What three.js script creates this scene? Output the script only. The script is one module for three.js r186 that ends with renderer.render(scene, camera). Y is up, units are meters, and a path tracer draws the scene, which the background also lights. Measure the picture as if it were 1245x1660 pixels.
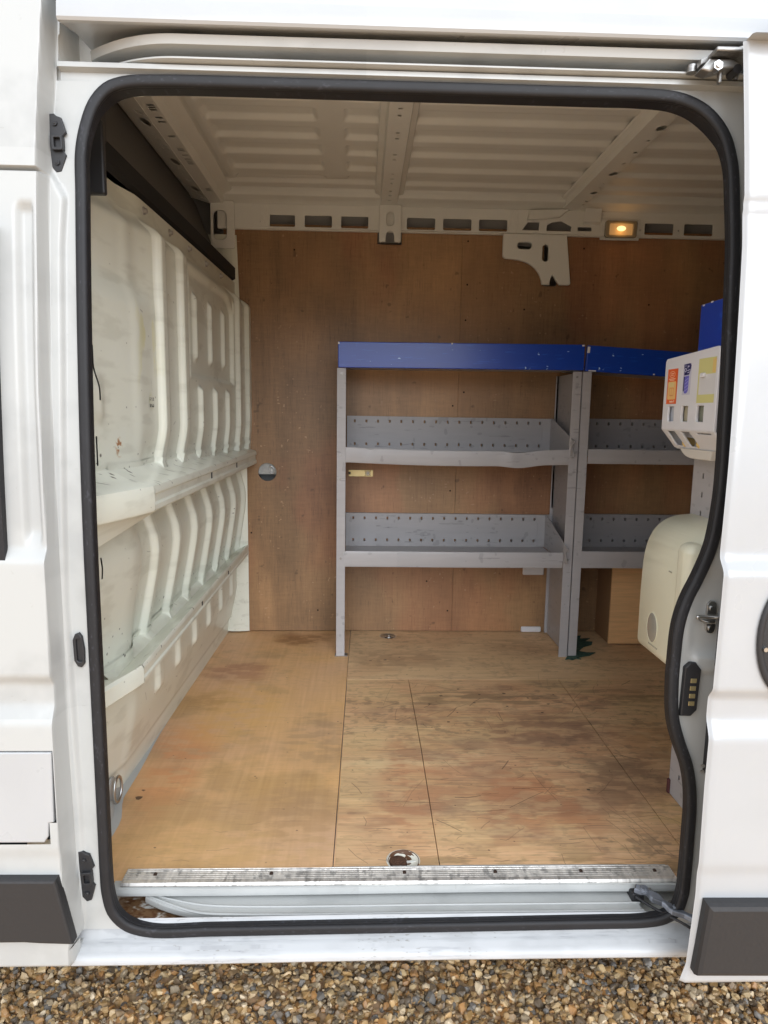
import * as THREE from 'three';
import { RoundedBoxGeometry } from 'three/addons/geometries/RoundedBoxGeometry.js';
import { mergeGeometries, toCreasedNormals } from 'three/addons/utils/BufferGeometryUtils.js';

// ---------------------------------------------------------------- camera, sky, sun, exposure
const scene = new THREE.Scene();
const camera = new THREE.PerspectiveCamera(73.92, 0.75, 0.02, 400);
camera.position.set(0, 1.56, 1.25);
{
  const p = 8.2 * Math.PI / 180, yw = 1.86 * Math.PI / 180, r = 0.79 * Math.PI / 180;
  const fwd = new THREE.Vector3(Math.sin(yw) * Math.cos(p), -Math.sin(p), -Math.cos(yw) * Math.cos(p));
  const right = new THREE.Vector3(Math.cos(yw), 0, Math.sin(yw));
  const up = new THREE.Vector3().crossVectors(right, fwd);
  const r2 = right.clone().multiplyScalar(Math.cos(r)).addScaledVector(up, Math.sin(r));
  const u2 = up.clone().multiplyScalar(Math.cos(r)).addScaledVector(right, -Math.sin(r));
  camera.quaternion.setFromRotationMatrix(new THREE.Matrix4().makeBasis(r2, u2, fwd.clone().negate()));
}
const renderer = new THREE.WebGLRenderer({ antialias: true });
renderer.toneMapping = THREE.LinearToneMapping;
renderer.toneMappingExposure = 2.55;
renderer.shadowMap.enabled = true;
{
  const w = 64, h = 32, d = new Float32Array(w * h * 4);        // bright overcast sky, made a little stronger at the horizon to light the interior
  for (let j = 0; j < h; j++) for (let i = 0; i < w; i++) {
    const el = ((j + 0.5) / h - 0.5) * Math.PI, k = (j * w + i) * 4;
    const L = el > 0 ? 0.72 - 0.12 * Math.sin(el) : 0.2;
    d[k] = L * 0.94; d[k + 1] = L * 0.99; d[k + 2] = L * 1.075; d[k + 3] = 1;
  }
  const sky = new THREE.DataTexture(d, w, h, THREE.RGBAFormat, THREE.FloatType);
  sky.mapping = THREE.EquirectangularReflectionMapping; sky.magFilter = THREE.LinearFilter; sky.needsUpdate = true;
  scene.background = sky; scene.environment = sky;
}
const sun = new THREE.DirectionalLight(0xf2f8ff, 1.0);
sun.position.set(1.2, 4.5, 6.2); sun.target.position.set(0, 0.8, -0.6);
sun.castShadow = true; sun.shadow.radius = 95; sun.shadow.mapSize.set(2048, 2048);
Object.assign(sun.shadow.camera, { left: -4, right: 4, top: 4, bottom: -4, near: 0.5, far: 20 });
scene.add(sun, sun.target);

// ---------------------------------------------------------------- helpers
let seed = 7;
function rnd() { seed = (seed * 1664525 + 1013904223) >>> 0; return seed / 4294967296; }
const rr = (a, b) => a + (b - a) * rnd();
const clamp = (v, a = 0, b = 1) => v < a ? a : v > b ? b : v;
const sst = (a, b, v) => { const t = clamp((v - a) / (b - a)); return t * t * (3 - 2 * t); };
const lerp = (a, b, t) => a + (b - a) * t;
function pw(pts, v) {                                             // piecewise linear through [[v, f], ...]
  if (v <= pts[0][0]) return pts[0][1];
  for (let i = 1; i < pts.length; i++) if (v <= pts[i][0]) return lerp(pts[i - 1][1], pts[i][1], (v - pts[i - 1][0]) / (pts[i][0] - pts[i - 1][0]));
  return pts[pts.length - 1][1];
}
const HT = new Float32Array(65536); for (let i = 0; i < 65536; i++) HT[i] = rnd();
const hsh = (x, y) => HT[((x * 73 + y * 311 + ((x * y) & 255) * 17) & 65535)];
function vn(x, y) {
  const xi = Math.floor(x), yi = Math.floor(y); let u = x - xi, v = y - yi; u = u * u * (3 - 2 * u); v = v * v * (3 - 2 * v);
  const a = hsh(xi, yi), b = hsh(xi + 1, yi), c = hsh(xi, yi + 1), d = hsh(xi + 1, yi + 1);
  return a + (b - a) * u + (c - a) * v + (a - b - c + d) * u * v;
}
function fbm(x, y, o = 4) { let s = 0, a = 0.5, n = 0; for (let i = 0; i < o; i++) { s += a * vn(x, y); n += a; x = x * 2.03 + 17.1; y = y * 2.01 + 9.7; a *= 0.5; } return s / n; }
const used = {};
function numbered(n) { used[n] = (used[n] ?? -1) + 1; return used[n] ? `${n}_${String(used[n]).padStart(3, '0')}` : n; }
function mesh(name, geo, mat, parent, label) {
  const m = new THREE.Mesh(Array.isArray(geo) ? (geo.length > 1 ? mergeGeometries(geo.map(g => g.index ? g.toNonIndexed() : g).map(strip)) : geo[0]) : geo, mat);
  m.name = name; m.castShadow = m.receiveShadow = true; parent.add(m);
  if (label) m.userData.label = label;
  return m;
}
function strip(g) { for (const k of Object.keys(g.attributes)) if (!['position', 'normal', 'uv'].includes(k)) g.deleteAttribute(k); return g; }
function thing(name, label, category, group) {
  const o = new THREE.Group(); o.name = numbered(name); scene.add(o); o.userData = { label, category }; if (group) o.userData.group = group; return o;
}
function box(x0, x1, y0, y1, z0, z1) { const g = new THREE.BoxGeometry(x1 - x0, y1 - y0, z1 - z0); g.translate((x0 + x1) / 2, (y0 + y1) / 2, (z0 + z1) / 2); return g; }
function rbox(x0, x1, y0, y1, z0, z1, r = 0.003, s = 2) { const g = new RoundedBoxGeometry(x1 - x0, y1 - y0, z1 - z0, s, Math.min(r, (x1 - x0) / 2.01, (y1 - y0) / 2.01, (z1 - z0) / 2.01)); g.translate((x0 + x1) / 2, (y0 + y1) / 2, (z0 + z1) / 2); return g; }
function grid(us, vs, f, uvf, keep) {                            // surface over a grid of parameters
  const nu = us.length, nv = vs.length, P = new Float32Array(nu * nv * 3), U = new Float32Array(nu * nv * 2), I = [];
  for (let j = 0; j < nv; j++) for (let i = 0; i < nu; i++) {
    const p = f(us[i], vs[j]), k = j * nu + i; P[k * 3] = p[0]; P[k * 3 + 1] = p[1]; P[k * 3 + 2] = p[2];
    const q = uvf ? uvf(us[i], vs[j], p) : [us[i], vs[j]]; U[k * 2] = q[0]; U[k * 2 + 1] = q[1];
  }
  for (let j = 0; j < nv - 1; j++) for (let i = 0; i < nu - 1; i++) {
    if (keep && !keep((us[i] + us[i + 1]) / 2, (vs[j] + vs[j + 1]) / 2)) continue;
    const a = j * nu + i, b = a + 1, c = a + nu, d = c + 1; I.push(a, b, d, a, d, c);
  }
  const g = new THREE.BufferGeometry(); g.setAttribute('position', new THREE.BufferAttribute(P, 3)); g.setAttribute('uv', new THREE.BufferAttribute(U, 2)); g.setIndex(I); g.computeVertexNormals(); return g;
}
function steps(...seg) { const o = []; for (const [a, b, s] of seg) { const n = Math.max(1, Math.round((b - a) / s)); for (let i = 0; i < n; i++) o.push(a + (b - a) * i / n); } o.push(seg[seg.length - 1][1]); return o; }
function sweepX(prof, xs, f) {                                   // profile of [y, z] along x; creased where it bends sharply
  const idx = prof.map((_, i) => i);
  let g = grid(xs, idx, (x, i) => { const q = f ? f(x, prof[i]) : prof[i]; return [x, q[0], q[1]]; }, (x, i) => [x, prof[i][0] + prof[i][1]]);
  return toCreasedNormals(g, 0.6);
}
function sweepZ(prof, zs, f) {
  const idx = prof.map((_, i) => i);
  const g = grid(zs, idx, (z, i) => { const q = f ? f(z, prof[i]) : prof[i]; return [q[0], q[1], z]; }, (z, i) => [z, prof[i][0] + prof[i][1]]);
  return toCreasedNormals(g, 0.6);
}
function shapeOf(pts) { const s = new THREE.Shape(); pts.forEach((p, i) => i ? s.lineTo(p[0], p[1]) : s.moveTo(p[0], p[1])); s.closePath(); return s; }
function rrect(x0, x1, y0, y1, r, K = THREE.Path) {
  const s = new K(); r = Math.min(r, (x1 - x0) / 2.001, (y1 - y0) / 2.001);
  s.moveTo(x0 + r, y0); s.lineTo(x1 - r, y0); s.absarc(x1 - r, y0 + r, r, -Math.PI / 2, 0); s.lineTo(x1, y1 - r); s.absarc(x1 - r, y1 - r, r, 0, Math.PI / 2);
  s.lineTo(x0 + r, y1); s.absarc(x0 + r, y1 - r, r, Math.PI / 2, Math.PI); s.lineTo(x0, y0 + r); s.absarc(x0 + r, y0 + r, r, Math.PI, Math.PI * 1.5); return s;
}
function circ(x, y, r) { const p = new THREE.Path(); p.absarc(x, y, r, 0, Math.PI * 2, true); return p; }
function ext(shape, depth, bevel = 0, seg = 8) { return new THREE.ExtrudeGeometry(shape, { depth, bevelEnabled: bevel > 0, bevelThickness: bevel, bevelSize: bevel, bevelOffset: -bevel, bevelSegments: 2, curveSegments: seg }); }
function tube(pts, r, n = 40, k = 10, closed = false) { return new THREE.TubeGeometry(new THREE.CatmullRomCurve3(pts.map(p => new THREE.Vector3(...p)), closed), n, r, k, closed); }
function cyl(p0, p1, r0, r1 = r0, k = 20) {
  const a = new THREE.Vector3(...p0), b = new THREE.Vector3(...p1), d = b.clone().sub(a), g = new THREE.CylinderGeometry(r1, r0, d.length(), k);
  g.applyQuaternion(new THREE.Quaternion().setFromUnitVectors(new THREE.Vector3(0, 1, 0), d.clone().normalize())); g.translate(...a.add(b).multiplyScalar(0.5).toArray()); return g;
}
function place(g, x, y, z, ry = 0, rx = 0, rz = 0) { g.rotateX(rx); g.rotateY(ry); g.rotateZ(rz); g.translate(x, y, z); return g; }
function uvBox(g, s = 1) {                                       // uv in metres from the dominant axis
  g = g.index ? g.toNonIndexed() : g; const p = g.attributes.position, n = g.attributes.normal, u = new Float32Array(p.count * 2);
  for (let i = 0; i < p.count; i++) { const ax = Math.abs(n.getX(i)), ay = Math.abs(n.getY(i)), az = Math.abs(n.getZ(i)); const q = ay > ax && ay > az ? [p.getX(i), p.getZ(i)] : ax > az ? [p.getZ(i), p.getY(i)] : [p.getX(i), p.getY(i)]; u[i * 2] = q[0] * s; u[i * 2 + 1] = q[1] * s; }
  g.setAttribute('uv', new THREE.BufferAttribute(u, 2)); return g;
}
function tex(w, h, f, srgb = true, wrap = THREE.RepeatWrapping) {
  const d = new Uint8Array(w * h * 4);
  for (let j = 0; j < h; j++) for (let i = 0; i < w; i++) { const c = f((i + 0.5) / w, (j + 0.5) / h, i, j), k = (j * w + i) * 4; d[k] = clamp(c[0]) * 255; d[k + 1] = clamp(c[1]) * 255; d[k + 2] = clamp(c[2]) * 255; d[k + 3] = 255; }
  const t = new THREE.DataTexture(d, w, h, THREE.RGBAFormat); t.wrapS = t.wrapT = wrap; t.magFilter = t.minFilter = THREE.LinearFilter; if (srgb) t.colorSpace = THREE.SRGBColorSpace; t.needsUpdate = true; return t;
}
const phys = o => new THREE.MeshPhysicalMaterial(o), std = o => new THREE.MeshStandardMaterial(o);
const lin = (r, g, b) => new THREE.Color().setRGB(r, g, b);
function masks(w, h) {                                           // grey marks drawn with seeded strokes, read back as floats
  const c = document.createElement('canvas'); c.width = w; c.height = h; const x = c.getContext('2d'); x.fillStyle = '#000'; x.fillRect(0, 0, w, h);
  return { x, read() { const d = x.getImageData(0, 0, w, h).data, o = new Float32Array(w * h); for (let i = 0; i < o.length; i++) o[i] = d[i * 4] / 255; return o; } };
}

// ---------------------------------------------------------------- materials
const dust = tex(512, 512, (u, v) => { const n = fbm(u * 9, v * 9, 5), m = fbm(u * 60 + 5, v * 60, 3); const k = 0.965 + 0.04 * (n - .5); return [k, k, k * 0.995]; });
const roughT = tex(512, 512, (u, v) => { const k = 0.55 + 0.5 * (fbm(u * 12, v * 12, 5) - 0.3); return [k, k, k]; }, false);
const paint = phys({ color: lin(0.455, 0.467, 0.478), map: dust, roughness: 0.5, roughnessMap: roughT, clearcoat: 0.7, clearcoatRoughness: 0.12 });
const jambT = tex(1024, 1024, (u, v) => { const n = fbm(u * 10, v * 10, 5), s = fbm(u * 130, v * 130, 2), k = 0.97 - 0.05 * sst(0.5, 0.75, n); const sp = sst(0.84, 0.90, s) * sst(0.5, 0.65, fbm(u * 7 + 3, v * 7, 3)) * 0.07; return [k - sp * 0.55, k - sp * 0.6, k * 0.985 - sp * 0.68]; });
const jambPaint = phys({ color: lin(0.475, 0.485, 0.488), map: jambT, roughness: 0.55, clearcoat: 0.5, clearcoatRoughness: 0.2 });
const sillT = tex(2048, 256, (u, v) => { const n = fbm(u * 14, v * 6, 4), sc = sst(.60, .74, fbm(u * 26, v * 60, 4)) * sst(.45, .62, fbm(u * 5 + 2, v * 3, 3)), f = sst(.70, .78, fbm(u * 90, v * 40, 3)) * sst(.5, .65, fbm(u * 8 + 9, v * 5, 3)); const k = .97 - .05 * sst(.4, .7, n); return [k - .07 * sc - .14 * f, k - .07 * sc - .15 * f, k - .065 * sc - .17 * f]; });
sillT.repeat.set(1, 14);
const sillPaint = phys({ color: lin(0.49, 0.50, 0.505), map: sillT, roughness: 0.5, clearcoat: 0.45, clearcoatRoughness: 0.2 });
const inner = phys({ color: lin(0.87, 0.87, 0.835), map: dust, roughness: 0.55, clearcoat: 0.2, clearcoatRoughness: 0.4 });
const rubberT = tex(512, 512, (u, v) => { const n = fbm(u * 40, v * 14, 4), k = 0.20 + 0.10 * n + .22 * sst(.66, .8, fbm(u * 160, v * 60 + 9, 3)) * sst(.5, .65, fbm(u * 9, v * 5, 3)); return [k, k, k * 1.06]; });
const cavity = phys({ color: lin(.50, .50, .50), roughness: .6 });
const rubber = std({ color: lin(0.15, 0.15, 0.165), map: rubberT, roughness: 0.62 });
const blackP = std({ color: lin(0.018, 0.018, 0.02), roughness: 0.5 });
const clad = std({ color: lin(0.020, 0.0195, 0.0205), roughness: 0.55, bumpMap: tex(256, 256, (u, v) => { const k = fbm(u * 90, v * 90, 2); return [k, k, k]; }, false), bumpScale: 0.0004 });
const dark = std({ color: lin(0.012, 0.012, 0.013), roughness: 0.8 });
const galvT = tex(256, 256, (u, v) => { const k = 0.62 + 0.3 * (fbm(u * 14, v * 14, 4) - 0.5); return [k, k * 0.99, k * 0.97]; });
const galv = std({ color: lin(0.9, 0.9, 0.9), map: galvT, metalness: 0.9, roughness: 0.42 });
const zincT = tex(256, 256, (u, v) => { const n = fbm(u * 8, v * 8, 4); return [0.72 + 0.1 * n, 0.66 + 0.1 * n, 0.48 + 0.1 * n]; });
const armT = tex(256, 256, (u, v) => { const n = fbm(u * 16, v * 16, 5), k = .46 + .55 * (n - .42); return [k * .96, k, k * 1.07]; });
const armM = std({ map: armT, metalness: .45, roughness: .55, bumpMap: armT, bumpScale: .002 });
const zinc = std({ map: zincT, metalness: 0.85, roughness: 0.38 });
const rust = std({ color: lin(0.10, 0.05, 0.03), map: galvT, roughness: 0.9 });
const aluT = tex(1024, 256, (u, v) => { const n = fbm(u * 14, v * 6, 4), s = fbm(u * 150, v * 9, 3), k = 0.84 + 0.20 * (s - 0.5) + 0.1 * n - 0.16 * sst(0.58, 0.72, fbm(u * 90 + 9, v * 30, 4)); return [k, k * 0.985, k * 0.96]; });
const alu = std({ map: aluT, metalness: 0.75, roughness: 0.42 });
const greyT = tex(1024, 1024, (u, v) => {
  const n = fbm(u * 6, v * 6, 5), s = fbm(u * 16, v * 160, 3), sc = sst(0.74, 0.80, fbm(u * 26, v * 190, 3)) * sst(0.42, 0.6, fbm(u * 5 + 8, v * 5, 3));
  const ch = sst(0.80, 0.82, fbm(u * 70, v * 70, 2)); const k = 0.675 + 0.05 * (n - 0.5) + 0.03 * (s - 0.5) - 0.09 * sc - 0.06 * ch; return [k * 1.0, k * 0.985, k * 0.99];
});
const greyM = phys({ map: greyT, roughness: 0.45, clearcoat: 0.25, clearcoatRoughness: 0.35 });
const blueT = tex(1024, 256, (u, v) => {
  const n = fbm(u * 7, v * 3, 4), c = sst(0.70, 0.80, fbm(u * 20, v * 60, 4)) * 0.25, ch = sst(0.86, 0.875, fbm(u * 60, v * 22, 3));
  return [0.045 + c * 0.2 + ch * 0.7, 0.23 + 0.03 * n + c * 0.3 + ch * 0.6, 0.64 + 0.06 * n + c * 0.3 + ch * 0.3];
});
const blueM = phys({ map: blueT, roughness: 0.36, clearcoat: 0.35, clearcoatRoughness: 0.25 });
const whiteP = phys({ color: lin(0.74, 0.74, 0.76), roughness: 0.35 });
const creamP = phys({ color: lin(0.78, 0.765, 0.60), roughness: 0.4, map: dust, clearcoat: 0.3, clearcoatRoughness: 0.3 });
const boltM = std({ color: lin(.42, .40, .38), metalness: .3, roughness: .5 });
const steel = std({ color: lin(0.55, 0.55, 0.54), metalness: 1, roughness: 0.3 });

// plywood of the load floor: one sheet of colour for all boards, laid out in metres (x -0.66..1.34, z -1.84..-0.04)
const FW = 2048, FH = 1843, fx = x => (x + 0.66) / 2 * FW, fz = z => (z + 1.84) / 1.8 * FH;
const floorT = (() => {
  const mk = masks(FW, FH), c = mk.x; c.lineCap = 'round';
  const seg = (x0, z0, x1, z1, w, g) => { c.strokeStyle = `rgb(${g},${g},${g})`; c.lineWidth = w; c.beginPath(); c.moveTo(fx(x0), fz(z0)); c.lineTo(fx((x0 + x1) / 2 + rr(-.006, .006)), fz((z0 + z1) / 2 + rr(-.006, .006))); c.lineTo(fx(x1), fz(z1)); c.stroke(); };
  for (let i = 0; i < 900; i++) {                                 // fine scuffs, mostly along the grain of the right boards
    const x = rr(-.05, 1.25), z = rr(-1.2, -.12), l = rr(.01, .09) * (rnd() < .1 ? 2.4 : 1), a = rnd() < .75 ? rr(-.12, .12) : rr(-1.6, 1.6);
    seg(x, z, x + l * Math.cos(a), z + l * Math.sin(a), rr(.6, 1.7) * (rnd() < .12 ? 1.9 : 1), rr(40, 150) | 0);
  }
  for (let i = 0; i < 90; i++) { const x = rr(-.6, -.06), z = rr(-1.7, -.12), l = rr(.01, .06), a = rr(-.3, .3); seg(x, z, x + l * Math.cos(a), z + l * Math.sin(a), rr(.6, 1.4), rr(25, 80) | 0); }
  for (let i = 0; i < 26; i++) { const x = rr(.55, 1.0), z = rr(-.5, -.15), l = rr(.03, .12), a = rr(.7, 1.5); seg(x, z, x + l * Math.cos(a), z + l * Math.sin(a), rr(.8, 1.8), rr(60, 140) | 0); }
  const blob = (x, z, r, g) => { c.fillStyle = `rgb(${g},${g},${g})`; c.beginPath(); for (let k = 0; k < 9; k++) { const a = k / 9 * 6.283, q = r * rr(.6, 1.25); c.lineTo(fx(x + q * Math.cos(a)), fz(z + q * .8 * Math.sin(a))); } c.fill(); };
  for (let i = 0; i < 150; i++) blob(rr(-.6, 1.25), rr(-1.72, -.12), rr(.001, .0032), rr(80, 190) | 0);
  for (const [x, z] of [[.29, -1.07], [.43, -1.08], [.52, -1.09], [.60, -1.05], [.70, -1.08], [.33, -.93], [.62, -.93], [.40, -1.01], [.29, -.86], [.51, -.98], [.24, -1.0], [.66, -1.0], [.62, -.45], [.36, -1.13]]) blob(x, z, rr(.004, .0065), 235);
  blob(-.575, -.42, .011, 200); blob(-.575, -.455, .005, 190); blob(.04, -1.42, .006, 170); blob(.10, -1.43, .007, 170); blob(.16, -1.46, .005, 170);
  const M = mk.read();
  const pk = masks(FW, FH), d = pk.x; d.lineCap = 'round';          // pale scratches and worn arcs
  d.filter = 'none';
  for (let i = 0; i < 260; i++) { const t = rnd(), x = lerp(-.03, .75, t), z = -.60 - .05 * Math.sin(t * 3.1) + rr(-.035, .035) * (1 - .4 * t), l = rr(.03, .13), g = rr(30, 95) | 0; d.strokeStyle = `rgb(${g},${g},${g})`; d.lineWidth = rr(.7, 2.6); d.beginPath(); d.moveTo(fx(x), fz(z)); d.lineTo(fx(x + l), fz(z - .012 * Math.cos(t * 3.1) + rr(-.004, .004))); d.stroke(); }
  for (let i = 0; i < 160; i++) { const x = rr(-.05, 1.2), z = rr(-1.1, -.14), l = rr(.01, .07), a = rr(-.4, .4), g = rr(20, 80) | 0; d.strokeStyle = `rgb(${g},${g},${g})`; d.lineWidth = rr(.5, 1.5); d.beginPath(); d.moveTo(fx(x), fz(z)); d.lineTo(fx(x + l * Math.cos(a)), fz(z + l * Math.sin(a))); d.stroke(); }
  for (let i = 0; i < 60; i++) { const x = rr(-.25, -.12), z = rr(-1.74, -1.62), g = rr(60, 150) | 0; d.fillStyle = `rgb(${g},${g},${g})`; d.fillRect(fx(x), fz(z), rr(1, 5), rr(1, 2)); }
  const Pm = pk.read();
  const spot = (x, z, cx, cz, rx, rz, wv) => { const a = (x - cx) / rx, b = (z - cz) / rz; return (1 - sst(0.35, 1.1, Math.sqrt(a * a + b * b) + (wv - .5) * 1.0)) * (.35 + .65 * sst(.36, .58, fbm(x * 20, z * 46 + 3, 4))); };
  return tex(FW, FH, (u, v, i, j) => {
    const x = -.66 + u * 2, z = -1.84 + v * 1.8, left = x < -.053, back = !left && z < -1.225;
    const w1 = fbm(x * 4 + 3, z * 4, 4), w2 = fbm(x * 9 + 31, z * 9, 4), w3 = fbm(x * 28, z * 28 + 7, 3);
    const g1 = fbm(x * 5 + 2 * w1, z * 150, 3), g2 = fbm(x * 14, z * 420, 2), gl = fbm(x * 130, z * 5 + 2 * w1, 3);
    let r, g, b;
    if (left) { r = .84; g = .675; b = .50; const t = w1 - .5, sm = sst(.48, .70, fbm(x * 6 + 50, z * 8, 5)) * .42; r = lerp(r, .66, sm); g = lerp(g, .54, sm); b = lerp(b, .40, sm); r += .05 * t; g += .02 * t; b -= .10 * t; const q = (gl - .5) * .055 + (g2 - .5) * .04; r += q; g += q; b += q; }
    else if (back) { r = .87; g = .735; b = .565; const q = (g1 - .5) * .06 + (g2 - .5) * .04; r += q; g += q; b += q; }
    else { r = .86; g = .70; b = .53; const q = (g1 - .5) * .08 + (g2 - .5) * .07; r += q; g += q; b += q; }
    const add = (k, R, G, B) => { r = lerp(r, R, k); g = lerp(g, G, k); b = lerp(b, B, k); };
    if (left) {
      add(.65 * spot(x, z, -.24, -1.68, .16, .11, w2), .52, .36, .21); add(.45 * spot(x, z, -.46, -1.30, .20, .12, w2), .60, .40, .30);
      add(.4 * spot(x, z, -.52, -1.02, .10, .10, w2), .62, .47, .27); add(.30 * spot(x, z, -.12, -.75, .12, .25, w2), .55, .46, .36);
      add(.40 * spot(x, z, -.35, -.22, .3, .16, w1), .74, .60, .38); add(.55 * spot(x, z, -.52, -.55, .12, .34, w1), .84, .57, .37); add(.5 * spot(x, z, -.38, -.95, .2, .3, w1), .86, .68, .40); add(.35 * spot(x, z, -.15, -.35, .14, .2, w2), .62, .49, .36);
    } else if (!back) {
      const p1 = fbm(x * 5 + 40, z * 9, 5), p2 = fbm(x * 4 + 80, z * 7 + 11, 5), s1 = fbm(x * 9, z * 230, 3), s2 = fbm(x * 3.5 + 9, z * 75, 4), s3 = fbm(x * 22 + 4, z * 300, 2);
      const wear = clamp(spot(x, z, .48, -.74, .66, .46, w2) + .7 * spot(x, z, .35, -.36, .55, .24, w2) + .3);
      add(.62 * sst(.2, .8, wear - .3) * (.6 + .4 * sst(.30, .70, p1)), .73, .535, .40); add(.40 * sst(.42, .78, p1), .76, .57, .42); add(.42 * sst(.46, .74, p2) * (1 - .4 * wear), .85, .75, .53);
      add(.26 * sst(.50, .70, s2) * sst(.40, .66, p2) * wear, .47, .39, .32); add(.13 * sst(.56, .72, s1), .48, .39, .30); add(.42 * sst(.50, .70, fbm(x * 5.5 + 3, z * 11 + 21, 6)) * clamp(wear * .9), .50, .40, .33); add(.34 * sst(.55, .70, fbm(x * 40 + 2, z * 60, 5)) * sst(.45, .6, fbm(x * 4 + 60, z * 6, 4)), .40, .34, .27); add(.18 * sst(.58, .70, s3), .90, .79, .61);
      const band = (1 - sst(.02, .11, Math.abs(z + 1.06 + .07 * (w2 - .5)))) * sst(.05, .3, x); add(.5 * band * sst(.46, .62, fbm(x * 12, z * 60, 5)), .46, .38, .28);
      const edge = (1 - sst(.0, .17, -z - .11)) * sst(.46, .64, fbm(x * 14 + 5, z * 50, 5)); add(.5 * edge, .50, .42, .28);
      add(.5 * spot(x, z, .13, -.45, .12, .35, w2), .74, .52, .375); add(.5 * spot(x, z, .74, -.50, .14, .18, w2), .53, .42, .32); add(.55 * spot(x, z, .60, -.82, .26, .12, w2), .53, .40, .315); add(.5 * spot(x, z, .45, -.38, .18, .18, w2), .70, .45, .31); add(.5 * spot(x, z, .88, -.30, .18, .17, w2), .74, .62, .38); add(.5 * spot(x, z, .95, -.75, .16, .2, w2), .80, .62, .43);
      add(.30 * spot(x, z, .02, -.7, .10, .4, w1), .86, .76, .56); add(.5 * sst(.5, .62, fbm(x * 8, z * 40, 4)) * (1 - sst(.01, .06, Math.abs(z + .58 + .03 * Math.sin(x * 5)))) * sst(.8, .5, x), .88, .78, .60);
    } else { add(.45 * spot(x, z, .12, -1.45, .3, .12, w2), .60, .47, .36); add(.35 * sst(.48, .70, fbm(x * 5 + 12, z * 9, 5)), .76, .59, .44); add(.15 * sst(.52, .70, fbm(x * 8 + 70, z * 60, 4)), .58, .47, .37); add(.4 * spot(x, z, .7, -1.55, .2, .14, w2), .66, .53, .41); add(.15 * sst(.60, .72, fbm(x * 40, z * 50 + 8, 4)), .48, .38, .29); }
    add((left ? .10 : .26) * sst(.54, .74, fbm(x * 50, z * 110 + 7, 4)) * sst(.44, .62, w2), .55, .45, .35);
    const k = j * FW + i; add(M[k] * .85, .20, .14, .10); add(Pm[k] * .8, .84, .76, .60);
    return [r, g, b];
  }, true, THREE.ClampToEdgeWrapping);
})();
const floorM = phys({ map: floorT, roughness: 0.62, clearcoat: 0.12, clearcoatRoughness: 0.5 });
const wallT = tex(2048, 1536, (u, v) => {                         // ply lining, x -0.6..1.8, y 0.56..2.36; grain runs upright
  const x = -.6 + u * 2.4, y = .56 + v * 1.8, wl = fbm(x * 2.2, y * 1.1, 4), w2 = fbm(x * 9, y * 4, 4);
  const path = x * 12 + 2.6 * fbm(x * 1.6 + 2, y * 0.9, 3) + (y - 1.3) * .6 * Math.sin(x * 5);
  const f = path - Math.floor(path), cat = sst(0, .5, f) * (1 - sst(.8, 1, f));
  const fine = fbm(x * 230, y * 9, 3), pore = sst(.68, .8, fbm(x * 420, y * 26, 2)), cross = fbm(x * 26, y * 190, 3);
  const tg = fbm(x * 5 + 2.4 * fbm(x * 1.3 + 9, y * .9, 3) + .5 * y, y * .35 + 3, 4), t2 = fbm(x * 16 + 5 * fbm(x * 1.7, y * 1.1, 3), y * .7, 4);
  let k = .98 + .17 * (wl - .5) + .15 * (sst(.34, .66, tg) - .5) + .13 * (t2 - .5) + .34 * (fbm(x * 5 + 1.2 * w2, y * 3.2 + 40, 5) - .5) + .10 * (fine - .5) - .09 * pore + .09 * (cross - .5);
  let r = .625 * k, g = .485 * k, b = .34 * k; const red = sst(.5, .68, fbm(x * 3 + 7, y * 1.7 + 3, 4)); r += .01 * red; g -= .028 * red; b -= .02 * red;
  const pale = sst(.56, .7, fbm(x * 4 + 21, y * 2.3, 4)) * .5; r = lerp(r, .66, pale * .5); g = lerp(g, .49, pale * .5); b = lerp(b, .34, pale * .5);
  const chip = sst(.83, .86, fbm(x * 75, y * 75, 2)) * sst(.5, .62, w2); r = lerp(r, .74, chip * .7); g = lerp(g, .60, chip * .7); b = lerp(b, .46, chip * .7);
  const st = sst(.80, .88, fbm(x * 30 + 4, y * 30, 3)) * .2; return [r * (1 - st), g * (1 - st), b * (1 - st)];
}, true, THREE.ClampToEdgeWrapping);
const wallM = phys({ map: wallT, roughness: 0.5, clearcoat: 0.2, clearcoatRoughness: 0.4 });
const boxT = tex(512, 512, (u, v) => { const w = fbm(u * 3, v * 3, 3), k = 1 + .10 * (fbm(u * 5 + w, v * 70, 3) - .5) + .08 * (fbm(u * 9, v * 260, 2) - .5); return [.90 * k, .71 * k, .50 * k]; });
const boxM = phys({ map: boxT, roughness: .55 });
const BW = 1280, BH = 1024;                                       // bulkhead paint, z -1.82..-0.02 across, y 0.54..2.14 up
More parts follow.
